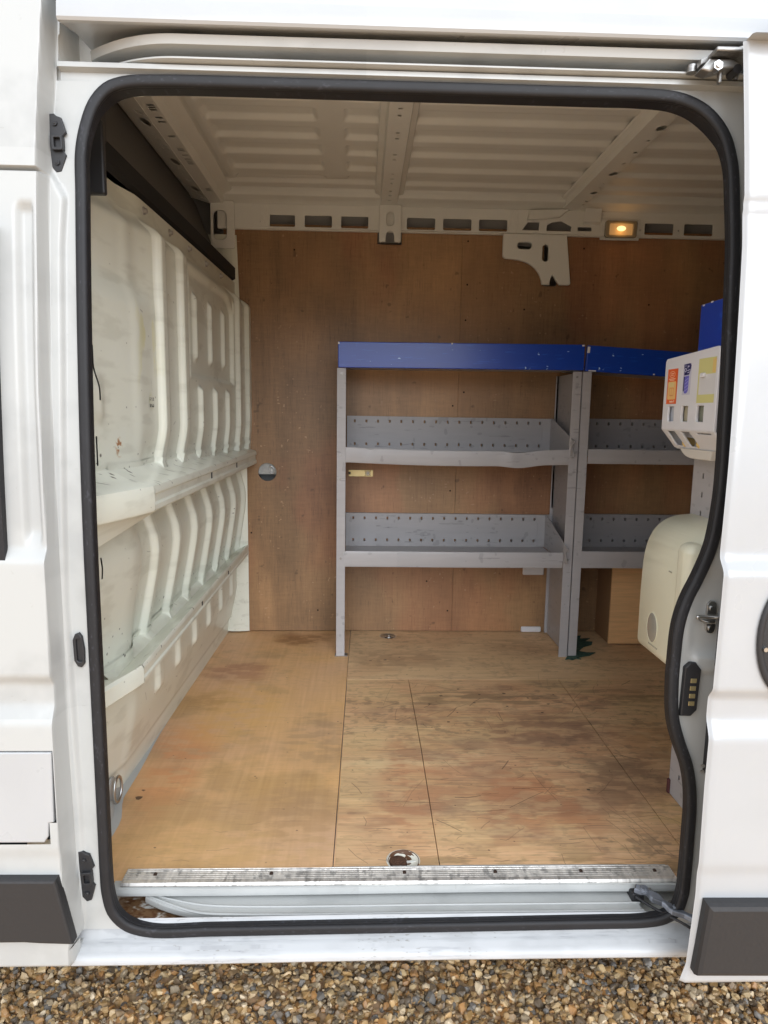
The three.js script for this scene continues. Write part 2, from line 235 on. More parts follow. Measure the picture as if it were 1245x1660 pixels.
const bulkT = (() => {
  const mk = masks(BW, BH), c = mk.x, bz = z => (z + 1.82) / 1.8 * BW, by = y => (y - .54) / 1.6 * BH;
  const chip = (z, y, r, g) => { c.fillStyle = `rgb(${g},${g},${g})`; c.beginPath(); for (let k = 0; k < 7; k++) { const a = k / 7 * 6.283, q = r * rr(.5, 1.4); c.lineTo(bz(z + q * 1.1 * Math.cos(a)), by(y + q * Math.sin(a))); } c.fill(); };
  for (let i = 0; i < 260; i++) chip(rr(-1.75, -.15), rr(.58, 2.05), rr(.0008, .0024), rr(90, 230) | 0);
  for (let i = 0; i < 150; i++) { const lo = rnd() < .5; chip(rr(-1.75, -.2), (lo ? .985 : 1.41) + rr(-.03, .05), rr(.001, .0036), rr(120, 240) | 0); }
  for (let i = 0; i < 40; i++) { c.strokeStyle = 'rgb(120,120,120)'; c.lineWidth = rr(.6, 1.4); const z = rr(-1.6, -.3), y = rr(.6, 2), a = rr(0, 3.1), l = rr(.008, .03); c.beginPath(); c.moveTo(bz(z), by(y)); c.lineTo(bz(z + l * Math.cos(a)), by(y + l * Math.sin(a))); c.stroke(); }
  const M = mk.read();
  const lt = document.createElement('canvas'); lt.width = 64; lt.height = 64;
  return tex(BW, BH, (u, v, i, j) => {
    const z = -1.82 + u * 1.8, y = .54 + v * 1.6, n = fbm(z * 6, y * 6, 4), k = .985 - .04 * n; let r = k, g = k, b = k * .985;
    const ye = sst(.55, .7, fbm(z * 26 + 5, y * 12, 4)) * (1 - sst(.02, .09, Math.abs(z + .53))) * (1 - sst(.08, .2, Math.abs(y - 1.72))); r = lerp(r, .95, ye * .5); g = lerp(g, .92, ye * .5); b = lerp(b, .72, ye * .6);
    const ru = (1 - sst(.006, .02, Math.hypot(z + .36, (y - 1.475) * .7))) * sst(.4, .6, fbm(z * 120, y * 120, 3)); r = lerp(r, .70, ru); g = lerp(g, .48, ru); b = lerp(b, .33, ru);
    const du = sst(.55, .75, fbm(z * 10, y * 30 + 4, 4)) * .05; r -= du; g -= du * 1.05; b -= du * 1.15;
    const m = M[j * BW + i] * .85; return [lerp(r, .22, m), lerp(g, .19, m), lerp(b, .17, m)];
  }, true, THREE.ClampToEdgeWrapping);
})();
const bulkM = phys({ color: lin(.83, .845, .76), map: bulkT, roughness: .45, clearcoat: .5, clearcoatRoughness: .22 });

// ---------------------------------------------------------------- ground and gravel
{
  const gt = tex(512, 512, (u, v) => { const n = fbm(u * 40, v * 40, 3), m = fbm(u * 11, v * 11 + 4, 3); const k = .70 + .35 * (n - .4); return [k * (1.05 + .1 * m), k * .93, k * .74]; }); gt.repeat.set(400, 400);
  const g = new THREE.PlaneGeometry(240, 240); g.rotateX(-Math.PI / 2); g.translate(0, -0.02, 0);
  const m = mesh('ground', g, std({ map: gt, roughness: 1 }), scene); m.userData = { kind: 'structure', label: 'brown gravel ground under the van', category: 'ground' };
  // stones: one angular pebble, turned, stretched and tinted for each copy
  const ico = new THREE.IcosahedronGeometry(1, 2), p = ico.attributes.position;
  for (let i = 0; i < p.count; i++) {
    const x = p.getX(i), y = p.getY(i), z = p.getZ(i);
    let d = 1; for (const [a, b, c, h] of [[.8, .5, .33, .72], [-.6, .7, .38, .70], [.1, -.8, .6, .76], [-.3, -.4, -.86, .7], [.75, -.3, -.58, .78], [-.9, -.1, .4, .8], [.2, .95, -.2, .66]]) { const q = x * a + y * b + z * c; if (q > 0) d = Math.min(d, h / q); }
    d *= 1 + .07 * Math.sin(5 * x + 3 * y) * Math.cos(4 * z); p.setXYZ(i, x * d, y * d, z * d);
  }
  const stone = toCreasedNormals(ico, 0.45);
  const N = 24000, st = new THREE.InstancedMesh(stone, phys({ color: 0xffffff, map: dust, roughness: .5, clearcoat: .25, clearcoatRoughness: .4 }), N);
  const o = new THREE.Object3D(), cols = [[.40, .27, .13], [.50, .36, .20], [.58, .46, .30], [.33, .20, .09], [.30, .22, .14], [.20, .20, .21], [.46, .32, .16], [.66, .58, .46], [.42, .24, .10], [.36, .31, .24], [.62, .50, .32], [.15, .12, .09]];
  for (let i = 0; i < N; i++) {
    const r = .0056 + .0082 * Math.pow(rnd(), 1.7), lay = rnd();
    o.position.set(rr(-1.15, 1.3), -.017 + .017 * lay * (0.7 + .3 * rnd()), rr(-1.1, -.05)); o.rotation.set(rr(-1, 1), rr(0, 6.28), rr(-1, 1)); o.scale.set(r * rr(.75, 1.5), r * rr(.5, .9), r * rr(.7, 1.2)); o.updateMatrix(); st.setMatrixAt(i, o.matrix);
    const c = cols[Math.floor(rnd() * cols.length)], k = rr(.65, 1.15); st.setColorAt(i, lin(c[0] * k * 1.05, c[1] * k * .94, c[2] * k * .78));
  }
  st.name = 'gravel'; st.castShadow = st.receiveShadow = true; st.userData = { kind: 'stuff', label: 'loose brown and grey gravel stones in front of the sill', category: 'gravel' }; scene.add(st);
}

// ---------------------------------------------------------------- the van
const van = thing('van', 'white panel van parked on gravel with its sliding side door open', 'van');
const zs = y => -.08 * Math.pow(Math.max(0, y - 1.25), 1.75);       // how the side leans in with height
// closed outline of the door opening (x, y) along the middle of its rubber seal
const outline = (() => {
  const P = [];
  for (let y = .66; y < 1.95; y += .08) P.push([-.512, y]);
  P.push([-.512, 2.01], [-.503, 2.06], [-.487, 2.102], [-.461, 2.131], [-.425, 2.144], [-.36, 2.148]);
  for (let x = -.28; x < .46; x += .08) P.push([x, 2.149]);
  P.push([.50, 2.149], [.575, 2.142], [.625, 2.118], [.66, 2.076], [.677, 2.022], [.683, 1.95]);
  for (let y = 1.87; y > 1.45; y -= .08) P.push([.687, y]);
  P.push([.684, 1.40], [.673, 1.318], [.653, 1.259], [.633, 1.211], [.622, 1.165], [.619, 1.10], [.619, 1.045], [.625, .98], [.641, .93], [.659, .885], [.670, .838], [.675, .79], [.676, .72], [.676, .64], [.674, .595], [.662, .553], [.631, .531], [.585, .523]);
  for (let x = .51; x > -.35; x -= .09) P.push([x, .5215 - .008 * (0.51 - x) / .86]);
  P.push([-.42, .5135], [-.470, .530], [-.499, .563], [-.510, .608]);
  const c = new THREE.CatmullRomCurve3(P.map(p => new THREE.Vector3(p[0], p[1], 0)), true), pts = c.getSpacedPoints(520); pts.pop();
  return pts.map((p, i) => { const a = pts[(i + 519) % 520], b = pts[(i + 1) % 520], t = b.clone().sub(a).normalize(); return { x: p.x, y: p.y, nx: -t.y, ny: t.x }; });
})();
function inOpening(x, y, d = .012) {
  let s = false; for (let i = 0, j = 519; i < 520; j = i++) { const a = outline[i], b = outline[j], ax = a.x - a.nx * d, ay = a.y - a.ny * d, bx = b.x - b.nx * d, by = b.y - b.ny * d; if ((ay > y) !== (by > y) && x < (bx - ax) * (y - ay) / (by - ay) + ax) s = !s; } return s;
}
function sweepOutline(prof, every = 1, dz = () => 1) {                         // prof: closed list of [outward, z]
  const n = Math.floor(520 / every), idx = prof.map((_, i) => i).concat([0]), is = Array.from({ length: n + 1 }, (_, i) => i);
  return grid(is, idx, (i, k) => { const o = outline[(i % n) * every], q = prof[k]; return [o.x + o.nx * q[0], o.y + o.ny * q[0], zs(o.y) + (q[1] < 0 ? q[1] * dz(o.ny) : q[1])]; }, (i, k) => [i * .0093, k * .02]);
}
// side of outline that is outward: travelling up the left side, (-t.y, t.x) points to -x, outward
// --- body side: door pillar, jambs and the outer skin of the pillar, one pressed sheet
const xe = y => pw([[.5, -.556], [.54, -.550], [.7, -.557], [1.3, -.554], [1.6, -.558], [1.83, -.556], [2.0, -.555], [2.25, -.545]], y);
const xr = y => pw([[.5, -.553], [.62, -.542], [.8, -.541], [1.2, -.546], [1.4, -.541], [1.65, -.536], [1.85, -.534], [1.93, -.529], [1.975, -.554], [2.08, -.554], [2.15, -.548]], y);
const skinBand = y => .014 * sst(1.318, 1.290, y) * sst(1.06, 1.085, y) + .016 * sst(1.03, .985, y) - .004 * sst(.75, .72, y);
function sideZ(x, y) {
  const a = xe(y), b = xr(y), base = zs(y);
  const outer = base + .045 + skinBand(y) + .004 * sst(1.964, 1.967, y) - .014 * (1 - sst(.0012, .0034, Math.abs(y - 1.9655))) - .011 * sst(a - .010, a - .018, x) * sst(-.600, -.588, x) * sst(1.315, 1.345, y) * sst(1.915, 1.895, y);
  const step = .010 * sst(b + .004, b - .006, x) * (0.35 + .65 * sst(.6, 1.0, y));
  let jamb = base + step - .008 * sst(.80, .9, x);
  jamb += .006 * sst(1.065, 1.075, y) * sst(1.11, 1.10, y) * sst(.640, .652, x) * sst(.70, .69, x);        // small pressing behind the catch
  jamb -= .006 * sst(.628, .645, x) * sst(1.10, 1.13, y) * sst(1.285, 1.25, y) * sst(.68, .72, x + (1.28 - y) * .1 + .05);
  return x < a ? lerp(jamb, outer, sst(a + .0, a - .005, x)) : jamb;
}
const sideX = steps([-.80, -.62, .02], [-.62, -.585, .004], [-.585, -.515, .0022], [-.515, -.40, .006], [-.40, .56, .04], [.56, .76, .005], [.76, 1.1, .04]);
const sideY = steps([.528, .60, .006], [.60, 1.957, .0062], [1.957, 1.974, .0012], [1.974, 2.27, .0062]);
const side = mesh('body_side', grid(sideX, sideY, (x, y) => [x, y, sideZ(x, y)], null, (x, y) => !inOpening(x, y) && !(y > .757 && y < .941 && x < (y < .797 ? -.577 : -.5622)) && !(y > 2.132 && x > xe(y) + .004)), jambPaint, van);
mesh('body_side', grid(steps([-.80, -.549, .004]), steps([.484, .528, .004]), (x, y) => [x, y, sideZ(Math.min(x, -.562), .53) - .02 * sst(.497, .484, y) - .035 * sst(-.556, -.549, x)]), jambPaint, van);
// upper skin beside the roof, above the panel gap
mesh('window_rubber', [box(-.70, -.6275, 1.25, 1.87, .0, .057)], rubber, van);
// fuel flap
{
  const f = mesh('fuel_flap', ext(shapeOf([[-.75, .758], [-.588, .758], [-.580, .770], [-.5775, .797], [-.5685, .799], [-.5650, .938], [-.75, .938]]), .010, .003), paint, van);
  f.position.z = .0485;
  mesh('flap_seal_gap_dark', box(-.80, -.5622, .752, .9435, .010, .042), rubber, van); mesh('sill_corner', box(-.62, -.550, .470, .512, -.06, .022), jambPaint, van);  // dark block behind the flap: its rubber seal plus painted-in shade of the gap
}
mesh('cladding', (() => { const g = ext(shapeOf([[-.80, .562], [-.63, .562], [-.60, .5595], [-.540, .557], [-.566, .69], [-.80, .692]]), .016, .005); g.translate(0, 0, .055); return uvBox(g, 2); })(), clad, van);
// sill under the opening
mesh('sill', sweepX([[.545, -.012], [.530, -.008], [.516, .004], [.511, .014], [.509, .022], [.505, .026], [.5035, .030], [.500, .037], [.494, .0405], [.487, .041], [.482, .037], [.478, .02], [.465, -.05], [.46, -.30]], steps([-.562, 1.2, .06]), (x, p) => [p[0] - .004 * sst(.1, -.5, x), p[1]]), sillPaint, van);
for (const [x, y] of [[.445, 2.30], [.447, 2.12], [.444, 1.97], [.398, 1.60], [.397, 1.22], [.446, 1.66], [-.30, 2.25], [-.52, 1.75], [-.50, 1.02], [-.20, .66], [.40, .66], [.70, 2.02], [1.25, 2.05], [.30, .80], [.95, 2.28]]) mesh('wall_screw', cyl([x, y, -1.8008], [x, y, -1.7992], .0042, .0034, 12), rust, van);
mesh('underbody', box(-1.9, 2.4, .40, .462, -2.0, -.3), blackP, van);
// scuffs of boots along the sill are in its paint
// rubber seal: bulb and carrier strip
{
  const bulb = []; for (let k = 0; k < 14; k++) { const a = k / 14 * Math.PI * 2; bulb.push([-.0108 + .0104 * Math.cos(a), .005 + .0085 * Math.sin(a) * (Math.sin(a) > 0 ? 1 - .25 * Math.pow(Math.sin(a), 6) : 1)]); }
  const seal = mesh('door_seal', sweepOutline(bulb), rubber, van, 'black rubber door seal round the opening');
  mesh('seal_carrier', sweepOutline([[-.010, -.002], [-.016, .004], [-.0195, .002], [-.0202, -.003], [-.0202, -.030], [-.018, -.034], [-.010, -.034]], 1, ny => .42 + .58 * sst(.1, .8, ny)), rubber, seal);
}
// --- header above the opening: gutter, rail and channel
const railEnd = x => -.068 * Math.pow(clamp((-.33 - x) / .17), 2);
mesh('header_panel', sweepX([[2.130, -.066], [2.150, -.068], [2.1535, -.062], [2.1545, -.056], [2.163, -.0575], [2.1655, -.062], [2.166, -.085], [2.168, -.10]], steps([-.540, .78, .02])), jambPaint, van);
mesh('door_rail', [sweepX([[2.1665, -.088], [2.167, -.050], [2.1685, -.046], [2.171, -.046], [2.1735, -.050], [2.1745, -.088], [2.176, -.092], [2.192, -.092], [2.1925, -.088], [2.188, -.046], [2.1885, -.040], [2.203, -.037], [2.2055, -.041], [2.206, -.10]], steps([-.50, -.33, .008], [-.33, .72, .05]), (x, p) => [p[0] + .10 * railEnd(x) * 0, p[1] + railEnd(x)])], jambPaint, van, 'white channel rail of the sliding door above the opening');
mesh('gutter', sweepX([[2.236, -.20], [2.228, -.10], [2.212, -.034], [2.208, -.022], [2.2085, -.016], [2.213, -.013], [2.240, -.016], [2.2475, -.020], [2.251, -.030], [2.256, -.034], [2.262, -.040], [2.40, -.11], [2.48, -.17], [2.52, -.28], [2.535, -.6]], steps([-.52, 2.4, .06])), paint, van);
mesh('rail_recess', box(-.56, -.30, 2.168, 2.26, -.178, -.172), inner, van); mesh('rail_recess', box(-.30, .9, 2.15, 2.26, -.118, -.112), inner, van); mesh('rail_recess', box(-.56, -.30, 2.1675, 2.1695, -.172, -.098), inner, van); mesh('rail_recess', box(-.59, -.545, 2.125, 2.27, -.2, -.078), inner, van);
mesh('drain_slot_dark', rbox(-.158, -.153, 2.176, 2.187, -.093, -.088, .002), blackP, van);  // black block paints in the darkness of an open drain slot
// --- roof and far side, hidden mostly, closing the load bay
mesh('roof', box(-1.9, 2.45, 2.53, 2.545, -2.0, -.50), paint, van); mesh('cab_shell', [box(-1.9, -.5, 2.532, 2.545, -.499, -.2), box(-1.9, -.53, 2.29, 2.3, -.25, -.06)], dark, van);
mesh('side_wall', [box(-1.9, 2.45, .45, 2.54, -2.01, -1.97)], paint, van);
mesh('rear_door', box(2.42, 2.46, .45, 2.54, -1.97, -.02), inner, van);
mesh('side_wall', [box(.735, 2.45, .5, 2.2, -.10, -.06), box(.735, 2.45, 2.19, 2.5, -.30, -.2)], inner, van);
mesh('cab_shell', [box(-1.9, -1.86, .45, 2.54, -1.97, .0), box(-1.9, -.80, .45, 2.3, -.03, .0), box(-1.9, -.50, 2.25, 2.54, -.30, -.22), box(-1.9, -.66, 1.0, 1.02, -1.97, -.03)], dark, van);
mesh('header_lining', sweepX([[2.135, -.078], [2.160, -.090], [2.215, -.135], [2.32, -.26], [2.43, -.48], [2.462, -.62]], steps([-.52, -.2, .02], [-.2, 2.4, .1]), (x, p) => { const k = 1 - sst(-.44, -.33, x); return [p[0] - .045 * k * sst(2.15, 2.2, p[0]) * sst(2.35, 2.3, p[0]), p[1] - .07 * k * sst(2.14, 2.2, p[0])]; }), inner, van);

// --- brackets on the pillar and the rear jamb
function guide(y0, y1, xc, lean, name, label) {
  const h = y1 - y0, zb = zs((y0 + y1) / 2) + .001, g = new THREE.Group(); g.name = name; g.userData.label = label;
  const s = shapeOf([[-.014, .10 * h], [-.006, 0], [.003, .02 * h], [.013, .30 * h], [.009, .36 * h], [.009, .62 * h], [.015, .68 * h], [.008, .93 * h], [.0, .96 * h], [-.004, h], [-.013, h * .99], [-.014, .7 * h]]);
  van.add(g); g.position.set(xc, y0, zb); g.rotation.z = lean;
  const plate = mesh('guide_plate', ext(s, .004, .0015), blackP, g);
  mesh('guide_socket', [ext((() => { const k = rrect(-.0095, .010, .36 * h, .62 * h, .004, THREE.Shape); k.holes.push(rrect(-.0045, .0065, .41 * h, .57 * h, .002)); return k; })(), .012, .001)], blackP, g);
  for (const yy of [.17, .83]) mesh('screw', [cyl([-.003, yy * h, .004], [-.003, yy * h, .0085], .0052, .0045), cyl([-.003, yy * h, .0085], [-.003, yy * h, .0095], .003, .002)], blackP, g);
}
guide(1.975, 2.073, -.540, .02, 'door_guide', 'black upper door guide on the front pillar');
guide(.594, .702, -.533, .05, 'door_guide', 'black lower door guide on the front pillar');
{
  const g = new THREE.Group(); g.name = 'rubber_buffer'; van.add(g); g.position.set(-.5295, 1.113, .001); g.rotation.z = .03;
  const s = shapeOf([[-.010, -.020], [-.004, -.032], [.003, -.034], [.009, -.026], [.0105, 0], [.008, .026], [.003, .034], [-.005, .031], [-.010, .020]]); s.holes.push(rrect(-.004, .006, -.022, .022, .004)); mesh('frame', ext(s, .004, .0018), blackP, g);
  mesh('pocket', box(-.005, .007, -.023, .023, -.001, .001), blackP, g);
}
{
  const g = new THREE.Group(); g.name = 'contact_plate'; van.add(g); g.position.set(.6405, 1.038, .001); g.rotation.z = -.02; g.scale.set(1.12, 1, 1);
  const s = shapeOf([[-.013, -.055], [.006, -.055], [.0155, -.042], [.0165, .040], [.006, .054], [-.004, .054], [-.013, .044]]); mesh('housing', ext(s, .006, .0025), blackP, g);
  for (let k = 0; k < 4; k++) mesh('contact', rbox(-.001, .0095, .018 - k * .0155 - .0045, .018 - k * .0155 + .0045, .008, .0095, .0008), zinc, g);
}
{
  const g = new THREE.Group(); g.name = 'striker'; van.add(g); g.position.set(.676, 1.178, -.006);
  mesh('striker_plate', (() => { const s = rrect(-.010, .010, -.030, .034, .010, THREE.Shape); return ext(s, .004, .001); })(), steel, g);
  mesh('striker_loop', [tube([[.012, .002, .004], [.0, .004, .012], [-.030, .008, .020], [-.036, .007, .020], [-.032, .003, .019], [-.012, -.006, .010], [.008, -.008, .004]], .0034, 40, 8), rbox(-.022, .006, -.008, -.001, .004, .012, .002)], steel, g);
  for (const y of [.020, -.020]) mesh('bolt', cyl([0, y, .004], [0, y, .009], .0065, .0058, 6), steel, g);
}
// upper rail arm with rollers
{
  const g = new THREE.Group(); g.name = 'door_arm'; van.add(g); g.position.set(.612, 2.163, -.03);
  mesh('arm', [rbox(-.018, .058, .014, .022, -.010, .045, .003), ext(shapeOf([[-.03, .006], [-.012, .014], [.055, .034], [.06, .042], [.05, .042], [-.016, .022], [-.03, .016]]), .012, .002)], galv, g);
  mesh('carriage', [ext(shapeOf([[-.034, -.006], [-.018, -.010], [.006, -.004], [.030, -.002], [.034, .006], [.02, .012], [-.020, .012]]), .022, .003), rbox(.004, .010, -.022, .002, .004, .014, .002), tube([[.026, .0, .012], [.034, .002, .012], [.037, -.006, .012], [.034, -.016, .012]], .004, 16, 8)], galv, g);
  mesh('roller', cyl([-.034, .004, -.012], [-.034, .016, -.012], .009, .009, 20), galv, g);
  mesh('nut', [cyl([-.008, -.003, .02], [-.008, -.003, .034], .0085, .0085, 6), cyl([-.008, -.003, .034], [-.008, -.003, .037], .0045)], steel, g);
  mesh('rubber_stop', cyl([.030, -.004, .0], [.030, -.004, .026], .0075), blackP, g); mesh('rubber_stop', rbox(.046, .058, .022, .034, .008, .03, .003), blackP, g);
}
// --- sliding door, pushed back, its front edge in view
const doorEdge = y => pw([[.49, .609], [.535, .622], [.68, .629], [.9, .626], [1.28, .629], [1.48, .635], [1.85, .641], [1.99, .637], [2.19, .630]], y);
{
  const D = new THREE.Group(); D.name = 'sliding_door'; D.userData.label = 'open white sliding door at the right edge'; van.add(D);
  const zd = y => .120 + zs(y) * 1.0 + skinBand(y) - .014 - .004 * (sst(1.93, 1.922, y) * sst(1.908, 1.916, y)) - .010 * sst(1.915, 1.905, y) * sst(1.30, 1.33, y) * .6;
  const prof = steps([.494, .53, .006], [.53, 2.185, .007]);
  mesh('door_skin', grid([0, .0015, .004, .008, .02, .05, .1, .2, .35, .6], prof, (u, y) => [doorEdge(y) + u, y, zd(y) - .006 * sst(.008, 0, u) - .01 * sst(.50, .494, y)]), paint, D);
  mesh('door_edge', grid([0, .3, .7, 1], prof, (u, y) => [doorEdge(y) + .05 * u, y, lerp(zd(y) - .006, zs(y) + .058, u)]), jambPaint, D);
  mesh('door_inner', grid([.05, .1, .5], prof, (u, y) => [doorEdge(y) + u, y, zs(y) + .058]), jambPaint, D);
  mesh('door_top', sweepX([[2.185, .03], [2.187, .05], [2.183, .062]], steps([.634, 1.2, .05])), paint, D);
  const c = ext(shapeOf([[.628, .531], [1.2, .522], [1.2, .672], [.640, .6775]]), .020, .010); c.translate(0, 0, .112); mesh('cladding', uvBox(c, 2), clad, D);
  const h = new THREE.Group(); h.name = 'door_handle'; h.position.set(.760, 1.182, .124); D.add(h);
  mesh('handle_bezel', place(new THREE.TorusGeometry(1, .085, 12, 48).scale(.062, .104, .05), 0, 0, 0), blackP, h);
  mesh('handle_bowl', new THREE.SphereGeometry(1, 32, 16).scale(.062, .102, .006), clad, h);
  mesh('key_slot', cyl([-.054, -.02, .002], [-.054, -.02, .008], .004), steel, h);
  for (const [a, b, c] of [[.875, .99, .677], [1.09, 1.19, .683]]) mesh('edge_latch', rbox(c - .006, c + .02, a, b, .02, .05, .003), blackP, D);
  for (const y of [.885, .897]) mesh('latch_bolt', cyl([.661, y, .04], [.661, y, .0425], .0035), steel, D);
}
mesh('roof_rail_end', ext(shapeOf([[.672, 2.2], [.76, 2.2], [.76, 2.285]]), .05).translate(0, 0, -.02), clad, van);
// --- step well below the floor edge, with the lower door track
const dirtT = tex(512, 256, (u, v) => {                             // rusty dirt caught in the well, thickest at its left end (x -0.52..0.72)
  const x = -.52 + u * 1.24, n = fbm(u * 60, v * 16, 4), m = fbm(u * 16 + 4, v * 6, 3), sp = sst(.55, .66, fbm(u * 190, v * 60, 2)); const a = clamp(1.25 - Math.abs(x + .43) / .17 + (m - .5) * .7), k = clamp(a) * sst(.30, .5, n) + .25 * sp * sst(.5, .65, m);
  let r = .80, g = .80, b = .78; const q = clamp(k); r = lerp(r, .42 + .25 * (n - .4), q); g = lerp(g, .30 + .25 * (n - .4), q); b = lerp(b, .19 + .2 * (n - .4), q); const o = sp * clamp(a); return [lerp(r, .36, o * .8), lerp(g, .22, o * .8), lerp(b, .11, o * .8)];
});
mesh('step_well', [grid(steps([-.53, .72, .02]), steps([-.20, .0, .01]), (x, z) => [x, .506 + .004 * fbm(x * 40, z * 40, 2), z], (x, z) => [(x + .52) / 1.24, (z + .2) / .2]), grid([-.53, .72], [.50, .556], (x, y) => [x, y, -.165], (x, y) => [(x + .52) / 1.24, y * 5])], phys({ map: dirtT, roughness: .7 }), van);
{
  const s = new THREE.Shape(); s.moveTo(.60, .028); s.lineTo(-.27, .028); s.bezierCurveTo(-.36, .030, -.42, .062, -.455, .085); s.lineTo(-.455, .16); s.lineTo(.60, .16); s.closePath();
  const g = ext(s, .010, .003, 24); g.rotateX(-Math.PI / 2); g.translate(0, .5205, 0); const lt = mesh('door_track', g, jambPaint, van, 'white lower track of the sliding door below the floor edge'); for (const [o, y, r] of [[0, .5335, .0032], [-.022, .5345, .0022]]) mesh('track_bead', tube([[.60, y, -.0295 + o], [.2, y, -.0295 + o], [-.25, y, -.0295 + o], [-.33, y, -.036 + o], [-.40, y, -.062 + o * .6], [-.445, y, -.084 + o * .3]], r, 90, 8), jambPaint, lt);
}
mesh('floor_lip', sweepX([[.5405, -.16], [.5405, -.082], [.5425, -.0755], [.552, -.0735], [.5585, -.076], [.5605, -.082], [.5605, -.14]], steps([-.522, .692, .05]), (x, p) => [p[0] + .0016 * Math.sin(x * 5), p[1]]), jambPaint, van);
{
  const prof = [[.5600, -.0795], [.5625, -.0795], [.5665, -.0835]]; for (let k = 0; k < 6; k++) { const z = -.0915 - k * .0062; prof.push([.5675, z + .0016], [.5675, z - .0010], [.5640, z - .0018], [.5640, z - .0040]); } prof.push([.5668, -.1285], [.563, -.131], [.5600, -.131]);
  const g = sweepX(prof, steps([-.505, .694, .04]), (x, p) => [p[0], p[1]]);
  const u = g.attributes.uv, q = g.attributes.position; for (let i = 0; i < q.count; i++) u.setXY(i, q.getX(i), q.getZ(i) * 3 + q.getY(i));
  const st = mesh('tread_strip', g, alu, van, 'ribbed aluminium tread strip along the floor edge');
  for (const x of [-.44, -.19, .10, .30, .49, .655]) mesh('screw', cyl([x, .5662, -.110], [x, .5686, -.110], .0045, .0038, 16), rust, st);
}
{
  const g = new THREE.Group(); g.name = 'door_arm'; van.add(g);
  const bl = (p) => p.map(q => q);
  mesh('arm', (() => { const c = new THREE.CatmullRomCurve3([[.592, -.062], [.612, -.050], [.626, -.028], [.642, -.004], [.664, .020], [.705, .052]].map(p => new THREE.Vector3(p[0], 0, p[1]))), L = [], R = []; for (let k = 0; k <= 24; k++) { const p = c.getPoint(k / 24), t = c.getTangent(k / 24), w = .0085 + .0035 * Math.sin(k * .9) * sst(0, 5, k); L.push([p.x - t.z * w, -(p.z + t.x * w)]); R.unshift([p.x + t.z * w, -(p.z - t.x * w)]); } const e = ext(shapeOf(L.concat(R)), .007, .0025); e.rotateX(-Math.PI / 2); e.translate(0, .557, 0); return e; })(), armM, g);
  mesh('pivot', cyl([.607, .563, -.051], [.607, .571, -.051], .010, .008), armM, g); mesh('pivot', cyl([.650, .565, .004], [.650, .5705, .004], .007, .0055, 6), armM, g);
  mesh('roller', cyl([.622, .543, -.076], [.622, .553, -.076], .011, .010), galv, g); mesh('nut', cyl([.66, .54, -.035], [.66, .549, -.035], .007, .006, 6), galv, g);
  mesh('roller_block', rbox(.585, .612, .530, .552, -.088, -.055, .004), blackP, g); mesh('end_stop', rbox(.60, .66, .528, .556, -.12, -.09, .004), blackP, g);
  mesh('cable', tube([[.59, .550, -.05], [.61, .548, -.025], [.632, .549, .002], [.655, .55, .028], [.70, .53, .05]], .003, 30, 6), blackP, g);
}

// --- floor boards with gaps between them
const FY = .56;
function board(pts, holes, name = 'floor_board') {
  const s = shapeOf(pts.map(([x, z]) => [x, -z])); for (const h of holes || []) s.holes.push(circ(h[0], -h[1], h[2]));
  const g = ext(s, .0095, .0007, 28); g.rotateX(-Math.PI / 2); g.translate(0, FY - .0102, 0);
  const p = g.attributes.position, u = g.attributes.uv; for (let i = 0; i < p.count; i++) u.setXY(i, (p.getX(i) + .66) / 2, (p.getZ(i) + 1.84) / 1.8);
  return mesh(name, g, floorM, van);
}
const C1 = [.100, -.160, .036], C2 = [.123, -1.732, .034];
board([[-.70, -1.85], [-.0492, -1.85], [-.0592, -.10], [-.70, -.10]]);
board([[-.0470, -1.85], [2.40, -1.85], [2.40, -1.2275], [-.0520, -1.2230]], [C2]);
board([[-.0505, -1.2200], [.1815, -1.2205], [.1838, -.68], [.1800, -.10], [-.0572, -.10]], [C1]);
board([[.1832, -1.2205], [.7580, -1.2225], [.7555, -.64], [.7570, -.10], [.1816, -.10], [.1860, -.68]]);
board([[.7612, -1.2225], [2.40, -1.2258], [2.40, -.10], [.7581, -.10], [.7588, -.64]]);
mesh('floor_pan', box(-.72, 2.4, .535, .5485, -1.85, -.165), jambPaint, van);
for (const [i, C] of [C1, C2].entries()) {
  const t = new THREE.Group(); t.name = 'tie_down_cup'; t.userData.label = i ? 'steel tie-down cup in the floor behind the rack' : 'rusty tie-down cup in the floor near the tread strip'; van.add(t); t.position.set(C[0], FY, C[1]);
  mesh('cup', new THREE.LatheGeometry([[.0001, -.010], [.018, -.010], [.030, -.006], [.0345, .0], [.0362, .0012], [.0385, .0006]].map(p => new THREE.Vector2(...p)), 40), i ? steel : phys({ map: tex(256, 256, (u, v) => { const n = sst(.56, .62, fbm(u * 7, v * 7, 4)); return [lerp(.82, .34, n), lerp(.81, .22, n), lerp(.76, .14, n)]; }), roughness: .6 }), t);
  if (i) { mesh('ring', [new THREE.TorusGeometry(.017, .0035, 10, 32).rotateX(Math.PI / 2 - .1).translate(.004, -.004, 0)], steel, t); mesh('bolt', cyl([0, -.01, 0], [0, -.002, 0], .008, .007, 6), steel, t); }
  else { mesh('bolt', [cyl([-.011, -.010, -.001], [-.011, -.0015, -.001], .0205, .019, 22), cyl([-.012, -.002, -.001], [-.012, .0005, -.001], .013, .012, 6), cyl([-.012, .0, -.001], [-.012, .0018, -.001], .0075, .006)], std({ map: tex(128, 128, (u, v) => { const n = fbm(u * 9, v * 9, 4); return [.30 + .2 * (n - .5), .20 + .15 * (n - .5), .14 + .1 * (n - .5)]; }), roughness: .95, bumpMap: roughT, bumpScale: .001 }), t); }
}

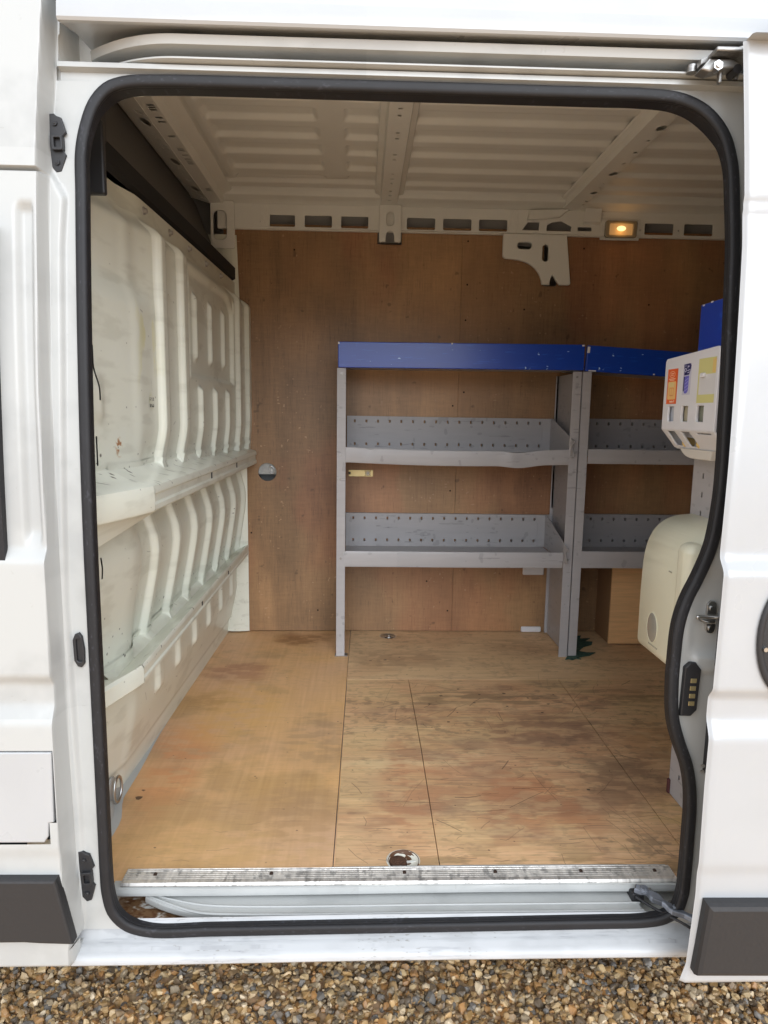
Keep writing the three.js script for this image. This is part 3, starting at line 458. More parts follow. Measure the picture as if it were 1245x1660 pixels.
// --- far wall: ply lining, top rail with its openings, gusset, strut foot, lamp
function wallPanel(x0, x1, y0, y1, holes = []) {
  const s = shapeOf([[x0, y0], [x1, y0], [x1, y1], [x0, y1]]); for (const h of holes) s.holes.push(h);
  const g = ext(s, .008, .0006, 24); g.translate(0, 0, -1.809);
  const p = g.attributes.position, u = g.attributes.uv; for (let i = 0; i < p.count; i++) u.setXY(i, (p.getX(i) + .6) / 2.4, (p.getY(i) - .56) / 1.8);
  return mesh('wall_board', g, wallM, van);
}
wallPanel(-.60, .4205, .5635, 2.352, [circ(-.425, 1.296, .0405), rrect(.055, .159, 2.279, 2.345, .003), rrect(-.063, -.052, 1.290, 1.302, .001)]);
wallPanel(.4213, 1.80, .5635, 2.352, [rrect(.776, .838, 2.12, 2.30, .01), rrect(.652, .72, 2.262, 2.302, .01)]);
wallPanel(1.8015, 2.40, .5635, 2.352);
{
  const g = new THREE.Group(); g.name = 'wall_opening'; g.userData.label = 'round hole in the ply wall with a steel tie-down inside'; van.add(g); g.position.set(-.425, 1.296, -1.80);
  mesh('side_rail', [box(-.06, .06, -.012, .06, -.03, -.022)], jambPaint, g);
  mesh('ring', [place(new THREE.TorusGeometry(.013, .003, 8, 24).scale(.8, 1.3, 1), .018, .008, -.016, 0, 0, .35), cyl([.018, .008, -.022], [.018, .008, -.012], .006, .006, 6)], steel, g);
}
{
  const R = new THREE.Group(); R.name = 'wall_rail'; R.userData.label = 'white top rail along the far wall with rectangular openings'; van.add(R);
  const s = shapeOf([[-.62, 2.331], [.060, 2.333], [.155, 2.333], [1.80, 2.331], [2.4, 2.331], [2.4, 2.428], [-.62, 2.428]]);
  for (const [a, b] of [[-.409, -.295], [-.254, -.139], [-.10, .015], [.179, .299], [.334, .454], [.487, .608], [1.202, 1.327], [1.374, 1.499], [1.56, 1.68]]) s.holes.push(rrect(a, b, 2.338, 2.385, .006));
  s.holes.push(new THREE.Path([[.672, 2.346], [.744, 2.346], [.746, 2.379], [.697, 2.379]].map(p => new THREE.Vector2(...p))));
  s.holes.push(new THREE.Path([[.778, 2.345], [.882, 2.345], [.884, 2.365], [.84, 2.385], [.80, 2.380], [.779, 2.368]].map(p => new THREE.Vector2(...p))));
  s.holes.push(rrect(.912, .972, 2.347, 2.363, .003));
  s.holes.push(rrect(1.052, 1.140, 2.335, 2.378, .004));
  for (const x of [1.181, 1.350, .62, -.438]) s.holes.push(circ(x, 2.357, .0042));
  const g = ext(s, .003, .001); g.translate(0, 0, -1.785); mesh('rail_face', uvBox(g, .6), inner, R);
  mesh('rail_lip', rbox(-.62, 2.4, 2.3255, 2.3315, -1.799, -1.7805, .0025), inner, R);
  mesh('rail_cove', sweepX([[2.425, -1.787], [2.430, -1.778], [2.434, -1.755], [2.4385, -1.745], [2.438, -1.73], [2.444, -1.715], [2.462, -1.71]], steps([-.62, 2.4, .1])), inner, R);
  mesh('rail_back', box(-.62, 2.4, 2.30, 2.47, -1.872, -1.866), cavity, R);
  for (const x of [-.42, .635]) mesh('seam', rbox(x - .02, x + .02, 2.333, 2.426, -1.7815, -1.7788, .0012), inner, R);
  
  // strut foot under the middle roof bow
  const b = shapeOf([[.061, 2.281], [.089, 2.281], [.089, 2.306], [.092, 2.316], [.099, 2.323], [.107, 2.325], [.115, 2.323], [.122, 2.316], [.125, 2.306], [.125, 2.281], [.153, 2.281], [.153, 2.43], [.061, 2.43]]); b.holes.push(rrect(.091, .123, 2.345, 2.402, .0155));
  const f = ext(b, .004, .002); f.translate(0, 0, -1.768); mesh('strut_foot', [f, box(.063, .069, 2.284, 2.43, -1.80, -1.766), box(.145, .151, 2.284, 2.43, -1.80, -1.766)], inner, R);
  
  // gusset
  const q = new THREE.Shape(); q.moveTo(.592, 2.33); q.lineTo(.592, 2.240); q.quadraticCurveTo(.594, 2.229, .606, 2.227); q.lineTo(.66, 2.222); q.quadraticCurveTo(.755, 2.205, .767, 2.122); q.lineTo(.800, 2.122); q.lineTo(.803, 2.148); q.lineTo(.812, 2.162); q.lineTo(.842, 2.122); q.lineTo(.884, 2.122); q.quadraticCurveTo(.893, 2.124, .890, 2.136); q.lineTo(.866, 2.33); q.closePath();
  q.holes.push(circ(.603, 2.258, .0045)); q.holes.push(rrect(.654, .716, 2.268, 2.296, .014)); q.holes.push(rrect(.763, .790, 2.218, 2.288, .0135));
  const gg = ext(q, .010, .004); gg.translate(0, 0, -1.789); mesh('gusset', uvBox(gg, .6), inner, R);
  
  
  // bow end cover beside the lamp
  mesh('bow_foot', [sweepX([[2.372, -1.780], [2.380, -1.760], [2.405, -1.748], [2.43, -1.745]], steps([.93, 1.0, .02])), ext(shapeOf([[.69, 2.385], [.76, 2.388], [.83, 2.398], [.87, 2.43], [.70, 2.425]]), .02, .006).translate(0, 0, -1.785)], inner, R);
  // lamp
  const L = new THREE.Group(); L.name = 'interior_lamp'; L.userData.label = 'small lit interior lamp in the top rail'; van.add(L); L.position.set(1.096, 2.356, -1.778); L.rotation.x = .1;
  const bz = rrect(-.069, .069, -.034, .034, .010, THREE.Shape); bz.holes.push(rrect(-.050, .050, -.023, .023, .006)); mesh('bezel', ext(bz, .008, .003), std({ color: lin(.30, .27, .20), roughness: .5 }), L);
  mesh('rail_pad', rbox(-.085, .085, -.043, .043, -.010, -.002, .004), inner, L);
  const gl = ext(rrect(-.051, .051, -.024, .024, .006, THREE.Shape), .003, .0015); mesh('lens', gl, std({ color: lin(.5, .4, .25), roughness: .25, emissive: lin(1, .52, .18), emissiveIntensity: .075 }), L);
  mesh('bulb', place(new THREE.SphereGeometry(1, 20, 12).scale(.020, .011, .006), .002, .004, .0045), std({ color: lin(1, .85, .6), emissive: lin(1, .72, .34), emissiveIntensity: .45 }), L);
  const pl = new THREE.PointLight(0xffb45a, .0016, 4, 2); pl.position.set(1.096, 2.352, -1.755); pl.castShadow = true; van.add(pl); pl.name = 'lamp_light';
}
// --- roof lining: pressed ribs, running along the van between the bows
const ribZ = [-.52, -.67, -.81, -.952, -1.093, -1.233, -1.385, -1.537, -1.686];
function roofY(x, z) {
  let y = 2.462 - .02 * sst(-.75, -.35, z) - .10 * sst(-.55, -.2, z), m = 1;
  if (x < .06) { const inX = sst(-.50, -.485, x) * (1 - sst(-.165, -.148, x)), right = sst(-.072, -.055, x); m = z > -1.56 ? Math.max(inX, right) : sst(-.60, -.585, x); }
  if (x < -.135) y -= .006 * (1 - sst(.0, .012, Math.abs(x + .513) - .012)) * sst(-1.60, -1.58, z) + .004 * sst(-.52, -.50, x) * (1 - sst(-.15, -.135, x)) * sst(-1.60, -1.585, z) * (1 - sst(-1.575, -1.56, z));
  let d = 0; for (const r of ribZ) { const t = z - r - .004; d += clamp((.009 - t) / .018) * clamp((t + .088) / .02); }
  return y + .0135 * d * m * sst(-1.715, -1.705, z) - .018 * sst(-1.70, -1.735, z);
}
mesh('roof_lining', grid(steps([-.64, -.48, .008], [-.48, -.17, .03], [-.17, -.04, .006], [-.04, 2.4, .12]), steps([-1.745, -.78, .005], [-.78, -.3, .03]), (x, z) => [x, roofY(x, z), z], (x, z) => [x * .6, z * .6]), inner, van, 'ribbed white steel roof above the load bay');
function bow(x0, x1, name, w, slots, scallop) {
  const B = new THREE.Group(); B.name = 'roof_bow'; B.userData.label = name; van.add(B);
  const s = shapeOf([[x0 + w, 1.765], [x0 + w, .45], [x1 - w, .45], [x1 - w, 1.765]].map(([x, z]) => [x, z]));
  for (const [x, z, a, b] of slots) { if (a > .0125) { const e = new THREE.Path(); e.absellipse(x, z, a * .62, b, 0, Math.PI * 2, true, .25); s.holes.push(e); } else s.holes.push(rrect(x - a / 2, x + a / 2, z - b / 2, z + b / 2, .0015)); }
  const g = ext(s, .0015, 0, 16); g.rotateX(-Math.PI / 2); g.scale(1, 1, 1); g.translate(0, 2.4295, 0);
  mesh('bow_face', uvBox(g, .6), inner, B);
  const zsB = steps([-1.765, -.45, .03]);
  mesh('bow_side', sweepZ([[x0 - .004, 2.4625], [x0, 2.4565], [x0 + .006, 2.4545], [x0 + w - .006, 2.452], [x0 + w, 2.4305]], zsB), inner, B);
  mesh('bow_side', sweepZ([[x1 + .004, 2.4625], [x1, 2.4565], [x1 - .006, 2.4545], [x1 - w + .006, 2.452], [x1 - w, 2.4305]], zsB), inner, B);
  for (const z of [-.452, -1.764]) mesh('bow_end', box(x0 + w + .001, x1 - w - .001, 2.4312, 2.455, z, z + .002), inner, B);
  return B;
}
bow(.045, .156, 'middle roof bow above the rack, with small slots', .022, [.804, .849, .896, 1.023, 1.068, 1.204, 1.249, 1.39, 1.443, 1.491, 1.585, 1.639, 1.70].map((z, i) => [.100, z, i === 0 || i === 9 ? .007 : .0119, .0105]));
bow(.822, .932, 'rear roof bow near the lamp, with oval holes', .020, [[.900, .844, .008, .007], [.898, .935, .022, .021], [.896, 1.031, .0115, .013], [.895, 1.129, .0115, .013], [.895, 1.23, .0115, .013], [.897, 1.333, .021, .019], [.898, 1.435, .007, .008], [.899, 1.483, .007, .008], [.898, 1.546, .019, .017], [.904, 1.652, .0115, .013], [.904, 1.70, .0115, .013]]);
{
  const B = new THREE.Group(); B.name = 'roof_bow'; B.userData.label = 'front roof bow above the bulkhead, with rows of slots'; van.add(B);
  const s = shapeOf([[-.642, 1.765], [-.642, .45], [-.594, .45], [-.594, 1.765]]);
  for (const z of [.849, .865, .881, .933, .962, 1.069, 1.172, 1.189, 1.228, 1.263, 1.285, 1.305, 1.575, 1.592]) s.holes.push(rrect(-.624, -.602, z - .0068, z + .0068, .001));
  const g = ext(s, .0015, 0, 8); g.rotateX(-Math.PI / 2); g.translate(0, 2.4195, 0); mesh('bow_face', uvBox(g, .6), inner, B);
  const t = shapeOf([[0, 1.765], [0, .45], [.075, .45], [.075, 1.765]]);
  for (const z of [.98, 1.31, 1.598]) { const e = new THREE.Path(); e.absellipse(.026, z, .016, .030, 0, Math.PI * 2, true); t.holes.push(e); }
  for (const z of [.90, .916, 1.08, 1.11, 1.16, 1.19, 1.38, 1.44, 1.50, 1.66, 1.70]) t.holes.push(rrect(.014, .034, z - .006, z + .006, .001));
  const g2 = ext(t, .0015, 0, 14); g2.rotateX(-Math.PI / 2); g2.rotateZ(Math.PI - .28); g2.translate(-.642, 2.4195, 0); mesh('bow_front', uvBox(g2, .6), inner, B);
  mesh('bow_side', sweepZ([[-.594, 2.4195], [-.588, 2.428], [-.582, 2.4445], [-.572, 2.4455], [-.566, 2.4505], [-.552, 2.4555], [-.545, 2.4625]], steps([-1.765, -.45, .03])), inner, B);
  for (const z of [-.452, -1.764]) mesh('bow_end', box(-.732, -.60, 2.44, 2.464, z, z + .002), inner, B); mesh('bow_back', [box(-.735, -.55, 2.4655, 2.467, -1.765, -.45), box(-.735, -.7335, 2.438, 2.4655, -1.765, -.45)], inner, B);
}
// --- steel bulkhead behind the cab
const xb = z => { const far = -.546 + .036 * ((-.5 - z) / 1.25); const t = z + .485; return t > 0 ? -.5464 - .17 * t * sst(-.01, .06, t) : far; };
const ribsZ = k => -.625 - .193 * k;
function ribAt(z, k, w = .026) { const t = z - ribsZ(k); return clamp((w + .007 - t) / .010) * clamp((t + w + .009) / .014); }
function bulkX(z, y) {
  let x = xb(z);
  const far = clamp((-.6 - z) / 1.17), deep = sst(-.40, -.56, z);                                  // ribbed part
  if (y > 1.36) {
    x -= .040 * sst(2.0, 2.055, y) + .020 * (1 - .6 * far) * sst(1.53, 1.40, y) * deep;
    const inFrame = clamp((-.905 - z) / .009) * clamp((z + 1.532) / .009) * sst(1.660, 1.670, y + .12 * Math.pow(clamp((Math.abs(z + 1.22) - .24) / .06), 2) * 0) * sst(2.0, 1.983, y + .05 * Math.pow(clamp((-1.40 - z) / .12), 2)); x -= .013 * inFrame; { const e = Math.max(Math.abs(z + 1.2185) - .3135, 1.665 - y); x += .007 * (1 - sst(.002, .009, Math.abs(e + .004))) * sst(1.64, 1.655, y) * sst(2.0, 1.97, y) * sst(.33, .32, Math.abs(z + 1.2185)); }
    for (let k = 0; k < 7; k++) {
      const mid = k >= 2 && k <= 4; let m;
      if (mid) m = .8 * sst(1.715, 1.735, y) * sst(1.935, 1.915, y) + .9 * sst(1.645, 1.625, y); else m = sst(2.052, 2.018, y);
      x += (mid ? .015 : .018) * ribAt(z, k, mid ? .014 : .022) * m;
    }
    x += .016 * sst(1.95, 1.93, y) * sst(-.30, -.36, z) * 0;
    x -= .022 * sst(1.80, 1.88, y) * sst(-.62, -.50, z);             // swept shoulder of the smooth near panel
    x += .012 * sst(1.66, 1.60, y) * sst(1.52, 1.56, y) * sst(-.31, -.27, z);
  } else if (y > .905) {
    x += pw([[.90, -.088], [1.05, -.056], [1.13, -.040], [1.18, -.034], [1.22, -.037], [1.26, -.050], [1.30, -.062], [1.36, -.066]], y) * lerp(1, .78, far) * deep - .030 * (1 - deep) * sst(1.22, .98, y) - .012 * (1 - deep) * sst(1.2, 1.3, y);
    for (let k = 0; k < 7; k++) x += .018 * ribAt(z, k, .020);
    x += .03 * sst(1.215, 1.20, y - (z + .35) * -.5) * sst(-.50, -.38, z) * 0;
  } else {
    x -= .043 + .012 * far + .030 * sst(.80, .60, y) + pw([[.5, .012], [.6, 0]], y) ;
    for (let k = 0; k < 6; k++) { const t = z - (-.655 - .2 * k), e = sst(.040, .020, t) * sst(-.030, -.012, t); x += .012 * e * sst(.755, .775, y); }
    x -= .01 * sst(.64, .62, y);
  }
  return x;
}
{
  const B = new THREE.Group(); B.name = 'bulkhead'; B.userData.label = 'ribbed white steel bulkhead between load bay and cab'; van.add(B);
  const uvb = (z, y) => [(z + 1.82) / 1.8, (y - .54) / 1.6];
  mesh('bulkhead_panel', grid(steps([-1.80, -.55, .0046], [-.55, -.2705, .01], [-.2705, -.2645, .006], [-.2645, -.06, .01]), steps([.555, .905, .009], [.905, 1.36, .010], [1.36, 2.056, .0065]), (z, y) => [bulkX(z, y), y, z], uvb, (z, y) => !(z > -.2705 && z < -.2645 && ((y > 1.80 && y < 1.885) || (y > 1.58 && y < 1.70) || (y > 1.435 && y < 1.50) || (y > 1.18 && y < 1.235)))), bulkM, B);
  mesh('bulkhead_flange', [grid(steps([-1.80, -.08, .04]), [2.055, 2.06, 2.08, 2.104, 2.105], (z, y) => [xb(z) - .040 - .003 * (y > 2.056) - .022 * sst(1.80, 1.88, y) * sst(-.62, -.50, z), y, z], uvb), grid(steps([-1.80, -.08, .04]), [0, 1], (z, t) => [xb(z) - .043 - .012 * t - .022 * sst(-.62, -.50, z), 2.105 + .001 * t, z], z => uvb(z, 2.1))], bulkM, B);
  for (const z of [-.42, -.66, -.88, -1.08, -1.30, -1.52]) { const x = xb(z) - .043 - .022 * sst(-.62, -.50, z), y = 2.082; mesh('bolt', [cyl([x, y, z], [x + .003, y, z], .011, .010, 18), cyl([x + .003, y, z], [x + .010, y, z], .0075, .0065, 6)], boltM, B); }
  // rails
  const railU = (g) => { const p = g.attributes.position, u = g.attributes.uv; for (let i = 0; i < p.count; i++) u.setXY(i, (p.getZ(i) + 1.82) / 1.8, (p.getY(i) - .54) / 1.6); return g; };
  const bend = (z, x) => x - .008 * sst(-1.45, -1.78, z) * 0;
  const follow = (z, p) => p[2] ? [bulkX(z, p[1]) + .0035, p[1] + p[2] * clamp((-.6 - z) / 1.17)] : [p[0], p[1]];
  const zr = z0 => steps([-1.785, -.56, .0065], [-.56, z0, .02]);
  const mid = mesh('bulkhead_rail', railU(sweepZ([[0, 1.436, .001], [0, 1.424, .001], [-.534, 1.408], [-.520, 1.403], [-.482, 1.3945], [-.4735, 1.391], [-.4705, 1.384], [-.4700, 1.3745], [-.4745, 1.3695], [-.4745, 1.3535], [-.470, 1.3485], [-.470, 1.3375], [-.4725, 1.334], [-.50, 1.330], [-.61, 1.326]], zr(-.300), follow)), bulkM, B, 'upper cross rail of the bulkhead with a long groove');
  const low = mesh('bulkhead_rail', railU(sweepZ([[0, .958, .018], [0, .942, .020], [-.586, .925], [-.56, .938], [-.522, .9665], [-.5135, .969], [-.510, .963], [-.510, .957], [-.5135, .953], [-.5135, .938], [-.510, .934], [-.510, .927], [-.513, .924], [-.54, .920], [-.62, .912]], zr(-.300), (z, p) => p[2] ? follow(z, p) : [p[0] + (p[0] < -.55 && p[1] > .922 ? .02 * clamp((-.6 - z) / 1.17) : 0), p[1] + (p[0] < -.55 && p[1] > .922 ? .018 * clamp((-.6 - z) / 1.17) : 0)])), bulkM, B, 'lower cross rail of the bulkhead');
  for (const z of [-.90, -1.33]) { mesh('rail_slot_dark', rbox(-.4755, -.4725, 1.352, 1.372, z - .006, z + .006, .001), blackP, mid); mesh('rail_slot_dark', rbox(-.5145, -.5118, .940, .958, z - .006, z + .006, .001), blackP, low); }  // black inserts paint in the darkness of open slots in both rails
  // smooth end pieces that carry the rails round to the door pillar
  const endp = (prof, zz) => sweepZ(prof, steps([-.05, -.02, .03]).length ? Array.from({ length: 9 }, (_, k) => lerp(zz + .0015, -.05, k / 8)) : [], (z, p) => { const t = (z - zz) / (-.05 - zz), f = sst(-.60, -.50, p[0]); return [p[0] + .0015 * f - .066 * Math.pow(t, 1.15) * f - .14 * (1 - f) * sst(0, .5, t), p[1]]; });
  mesh('rail_end', railU(endp([[-.62, 1.440], [-.56, 1.424], [-.534, 1.409], [-.520, 1.404], [-.482, 1.3955], [-.4735, 1.392], [-.4705, 1.384], [-.470, 1.340], [-.4725, 1.334], [-.50, 1.329], [-.61, 1.325]], -.2955)), bulkM, B);
  mesh('rail_end', railU(endp([[-.70, .940], [-.64, .936], [-.60, .932], [-.56, .942], [-.522, .9675], [-.5135, .970], [-.510, .963], [-.510, .927], [-.513, .923], [-.54, .919], [-.62, .912]], -.2955)), bulkM, B);
  mesh('gusset', grid([0, .25, .5, .75, 1], [0, .5, 1], (t, v) => [lerp(-.492, -.552, t) - .012 * v, lerp(1.331, lerp(1.318, 1.262, t), v), lerp(-.42, -.06, t)], (t, v) => [.8 + .1 * t, .45 + .05 * v]), bulkM, B);
  // maker's stencil, too small to read
  const st = tex(64, 64, (u, v) => { const r = Math.floor(v * 8), on = [1, 2, 5, 6].includes(r) && hsh(Math.floor(u * 11) + 3, r + 9) > .42 && hsh(Math.floor(u * 32), Math.floor(v * 32)) > .25 ? 1 : 0; const k = on ? .2 : .86; return [k, k, k * .93]; });
  mesh('stencil', grid([-.525, -.560], [1.565, 1.598], (z, y) => [bulkX(-.53, y) + .0015, y, z], (z, y) => [(z + .525) / -.035, (y - 1.565) / .033]), std({ map: st, roughness: .5 }), B);
  // foot of the bulkhead: flanged bottom strip and the corner post
  mesh('corner_post', toCreasedNormals(grid(steps([0, 1, .1]), [.566, 1.36, 2.30], (t, y) => [lerp(-.66, -.512, t) - .03 * sst(1.36, 2.3, y) , y, -1.792 + .018 * Math.sin(t * 2.6)], (t, y) => [t * .2, y]), .8), bulkM, B);
  mesh('corner_post', ext((() => { const s = rrect(-.645, -.545, 2.24, 2.43, .01, THREE.Shape); s.holes.push(rrect(-.634, -.578, 2.275, 2.392, .022)); return s; })(), .006, .002).translate(0, 0, -1.766), inner, B);
  for (const [z, x] of [[-1.67, -.632], [-.385, -.628]]) { mesh('tie_down_ring', [place(new THREE.TorusGeometry(.026, .0035, 10, 36).scale(1, 1.25, 1), x + .012, .604, z, Math.PI / 2, 0, 0).rotateZ(0)], steel, B, 'steel tie-down ring at the foot of the bulkhead'); mesh('ring_pocket', place(new THREE.SphereGeometry(1, 24, 12).scale(.006, .030, .030), x - .004, .606, z), jambPaint, B); }
  mesh('foot_strip', sweepZ([[-.66, .60], [-.640, .578], [-.634, .566], [-.622, .5625], [-.615, .5605]], steps([-1.79, -.24, .03]), (z, p) => [p[0] + .03 * sst(-.43, -.30, z) - .01 * sst(-.5, -.8, z) , p[1]]), jambPaint, B);
}
// black trim above the bulkhead, open to the dark cab
mesh('cab_trim', [sweepZ([[-.60, 2.092], [-.585, 2.100], [-.585, 2.145], [-.595, 2.152]], steps([-1.79, -.3, .1]), (z, p) => [p[0] + .035 * ((-.5 - z) / 1.25), p[1] + .02])], dark, van);
mesh('headliner', [sweepZ([[-.60, 2.17], [-.628, 2.215], [-.634, 2.222], [-.662, 2.30], [-.668, 2.302], [-.71, 2.42], [-.74, 2.47]], steps([-1.79, -.2, .08]))], std({ color: lin(.10, .095, .09), roughness: .7 }), van);
mesh('pillar_trim', [rbox(-.64, -.5165, 1.985, 2.125, -.212, -.195, .005), rbox(-.60, -.530, 2.10, 2.24, -.26, -.20, .006)], blackP, van);

// ---------------------------------------------------------------- racking
const slot = (x, y, w = .0045, h = .0065) => rrect(x - w, x + w, y - h, y + h, .002);
function gUV(g, s = .55, o = 0) { g = uvBox(g, s); const u = g.attributes.uv; for (let i = 0; i < u.count; i++) u.setXY(i, u.getX(i) + o, u.getY(i) + o * .37); return g; }
function holedX(z0, z1, y0, y1, holes, x, t = .0015) {               // upright plate facing sideways; holes [z, y, w, h]
  const s = shapeOf([[-z0, y0], [-z1, y0], [-z1, y1], [-z0, y1]]); for (const h of holes) s.holes.push(rrect(-h[0] - h[2], -h[0] + h[2], h[1] - h[3], h[1] + h[3], .0015));
  const g = ext(s, t); g.rotateY(Math.PI / 2); g.translate(x, 0, 0); return g;
}
const ZF = -1.470, ZB = -1.785;
function upright(x, dir, name, o) {                                  // channel: face to the front, web going back, rear flange
  const g = new THREE.Group(); g.name = 'upright'; o.add(g); if (name) g.userData.label = name;
  const hs = []; for (let y = .62; y < 1.72; y += .05) hs.push([ZF - .045, y, .004, .009]); for (let y = .60; y < 1.7; y += .1) hs.push([ZB + .10, y, .003, .005], [ZB + .05, y, .004, .008]);
  mesh('web', gUV(holedX(ZF, ZB, .562, 1.735, hs, x), .55, x), greyM, g);
  const f0 = Math.min(x, x + dir * .035), s = shapeOf([[f0, .560], [f0 + .035, .560], [f0 + .035, 1.736], [f0, 1.736]]);
  mesh('flange', gUV(ext(s, .0022, .0008).translate(0, 0, ZF), .55, x + .2), greyM, g);
  mesh('flange', gUV(box(x - .012, x + .014, .562, 1.735, ZB - .002, ZB), .55, x), greyM, g);
  return g;
}
function shelf(o, x0, x1, y0, y1, yb, bent, tone) {                  // tray with a turned-up front lip and a slotted back board
  const g = new THREE.Group(); g.name = 'shelf'; o.add(g); const w = x1 - x0, xs = steps([x0, x1, .02]);
  const sag = x => bent ? -.0115 * Math.sin(Math.PI * clamp((x - x0) / w)) * .9 - .009 * (1 - sst(0, .10, Math.abs(x - (x0 + .78 * w)))) : -.0012 * Math.sin(Math.PI * (x - x0) / w);
  const dent = (x, y) => (bent ? .006 * (1 - sst(0, .035, Math.abs(x - (x0 + .11 * w)))) * sst(y0, y1, y) - .006 * (1 - sst(0, .05, Math.abs(x - (x0 + .74 * w)))) : .003 * (1 - sst(0, .14, Math.abs(x - (x0 + .3 * w))))) * -1;
  mesh('front_lip', gUV(grid(xs, [0, .12, .5, .9, 1], (x, t) => { const y = lerp(y0, y1, t) + sag(x); return [x, y, ZF + .004 + dent(x, y) - (t === 0 || t === 1 ? .003 : 0)]; }), .5, x0), greyM, g);
  mesh('tray', gUV(grid(xs, [0, .1, .5, .96, 1], (x, t) => [x, lerp(y1 - .004, yb, sst(0, .1, t)) + sag(x) * (1 - t), lerp(ZF + .001, ZB + .006, t)]), .5, x0 + .3), greyM, g);
  mesh('tray_underside', gUV(box(x0, x1, y0 - .0005 - (bent ? .0 : 0), y0 + .001, ZF - .03, ZF + .001), .5), greyM, g);
  const top = yb + .150, s = shapeOf([[x0 - .002, yb], [x1 + .026, yb], [x1 + .026, top - .002], [x0 - .002, top]]); const n = 17;
  for (let k = 0; k < n; k++) { const x = x0 + .032 + k * (w - .055) / (n - .6); s.holes.push(slot(x, top - .022), slot(x, top - .122)); }
  mesh('back_board', gUV(ext(s, .0185).translate(0, 0, ZB - .0131), .5, yb), greyM, g);
  mesh('side_plate', gUV((() => { const q = shapeOf([[-ZF - .06, yb], [-ZB - .004, yb], [-ZB - .004, top - .004], [-ZB - .05, top - .004], [-ZF - .055, yb + .06], [-ZF - .02, yb + .04]]); const e = ext(q, .0016); e.rotateY(Math.PI / 2); e.translate(x1 + .004, 0, 0); return e; })(), .5, .4), greyM, g);
  mesh('corner_tab', gUV(box(x1 - .030, x1 + .004, yb + .003, top - .006, ZB + .0065, ZB + .0085), .5, .2), greyM, g);
  return g;
}
function header(o, x0, x1, y0, y1, rz, tipEnds) {
  const g = rbox(0, x1 - x0, 0, y1 - y0, ZF - .004, ZF + .016, .003); const u = uvBox(g, 1), a = u.attributes.uv; for (let i = 0; i < a.count; i++) a.setXY(i, a.getX(i) + x0 * .7, a.getY(i) * 4 + x0);
  const m = mesh('blue_header', u, blueM, o, 'blue painted front board along the top'); m.rotation.z = rz; m.position.set(x0, y0, 0);
  mesh('top_shelf', gUV(box(.0, x1 - x0, .012, .014, ZB - ZF * 0, ZF - .004), .5), greyM, m);
  for (const [x, y, w, h] of tipEnds) mesh('paint_chip', rbox(x, x + w, y, y + h, ZF + .0135, ZF + .0165, .0008), whiteP, m);
}
const rackA = thing('shelving_unit', 'grey steel rack in the middle with blue top board and bent upper shelf', 'shelving', 'steel racks along the far wall');
upright(-.103, 1, null, rackA).rotation.z = 0; upright(.864, -1, null, rackA);
header(rackA, -.099, .867, 1.7365, 1.8355, .004, [[.0, .089, .006, .008], [.44, .0935, .006, .006], [.955, .092, .010, .006]]);
shelf(rackA, -.068, .830, 1.367, 1.428, 1.400, true); shelf(rackA, -.072, .826, .9415, 1.006, .968, false);
mesh('bolt', [cyl([-.088, 1.300, ZF + .002], [-.088, 1.300, ZF + .006], .006, .006, 6)], galv, rackA);
for (const [x, y] of [[-.086, .975], [.846, .975], [.846, 1.40], [-.086, 1.395], [.846, 1.715], [-.084, 1.715]]) mesh('bolt', cyl([x, y, ZF + .002], [x, y, ZF + .0052], .0055, .0048, 6), galv, rackA);
mesh('foot_plate', rbox(-.108, -.055, .5605, .564, ZF - .03, ZF + .004, .001), galv, rackA);
const rackB = thing('shelving_unit', 'grey steel rack on the right with a drooping blue top board, partly behind the dispensers', 'shelving', 'steel racks along the far wall');
upright(.869, 1, null, rackB); upright(1.86, -1, null, rackB);
header(rackB, .873, 1.86, 1.738, 1.838, -.052, [[.0, .07, .010, .024], [.012, .0, .03, .005], [.27, .002, .008, .006]]);
shelf(rackB, .906, 1.825, 1.373, 1.431, 1.402, false); shelf(rackB, .902, 1.825, .9425, 1.012, .972, false);
// near-side rack behind the door pillar: its end plate shows
const rackC = thing('shelving_unit', 'grey perforated end plate of a rack with blue top behind the rear door pillar', 'shelving');
{
  const hs = []; for (let y = .63; y < 1.66; y += .0465) for (const z of [-.385, -.27, -.17]) hs.push([z, y, .0035, .0065]);
  mesh('end_plate', gUV(holedX(-.435, -.12, .562, 1.80, hs, .833), .55, .7), greyM, rackC);
  mesh('flange', gUV(box(.833, .868, .562, 1.80, -.437, -.4355), .55, .1), greyM, rackC);
  const g = uvBox(rbox(.829, 2.2, 1.690, 1.835, -.452, -.438, .003), .6); mesh('blue_header', g, blueM, rackC); const e = uvBox(rbox(.8265, .8325, 1.690, 1.835, -.450, -.12, .0025), .6); mesh('blue_end', e, blueM, rackC);
  for (const [z, y] of [[-.44, 1.83], [-.40, 1.832], [-.34, 1.832]]) mesh('paint_chip', rbox(.8255, .828, y, y + .004, z, z + .009, .0006), whiteP, rackC);
  mesh('bottom_rail', rbox(.828, .860, .5605, .60, -.440, -.428, .002), std({ color: lin(.10, .03, .03), roughness: .7 }), rackC);
  mesh('shelf', [gUV(box(.85, 2.2, 1.1, 1.104, -.43, -.13)), gUV(box(.85, 2.2, .7, .704, -.43, -.13))], greyM, rackC);
}
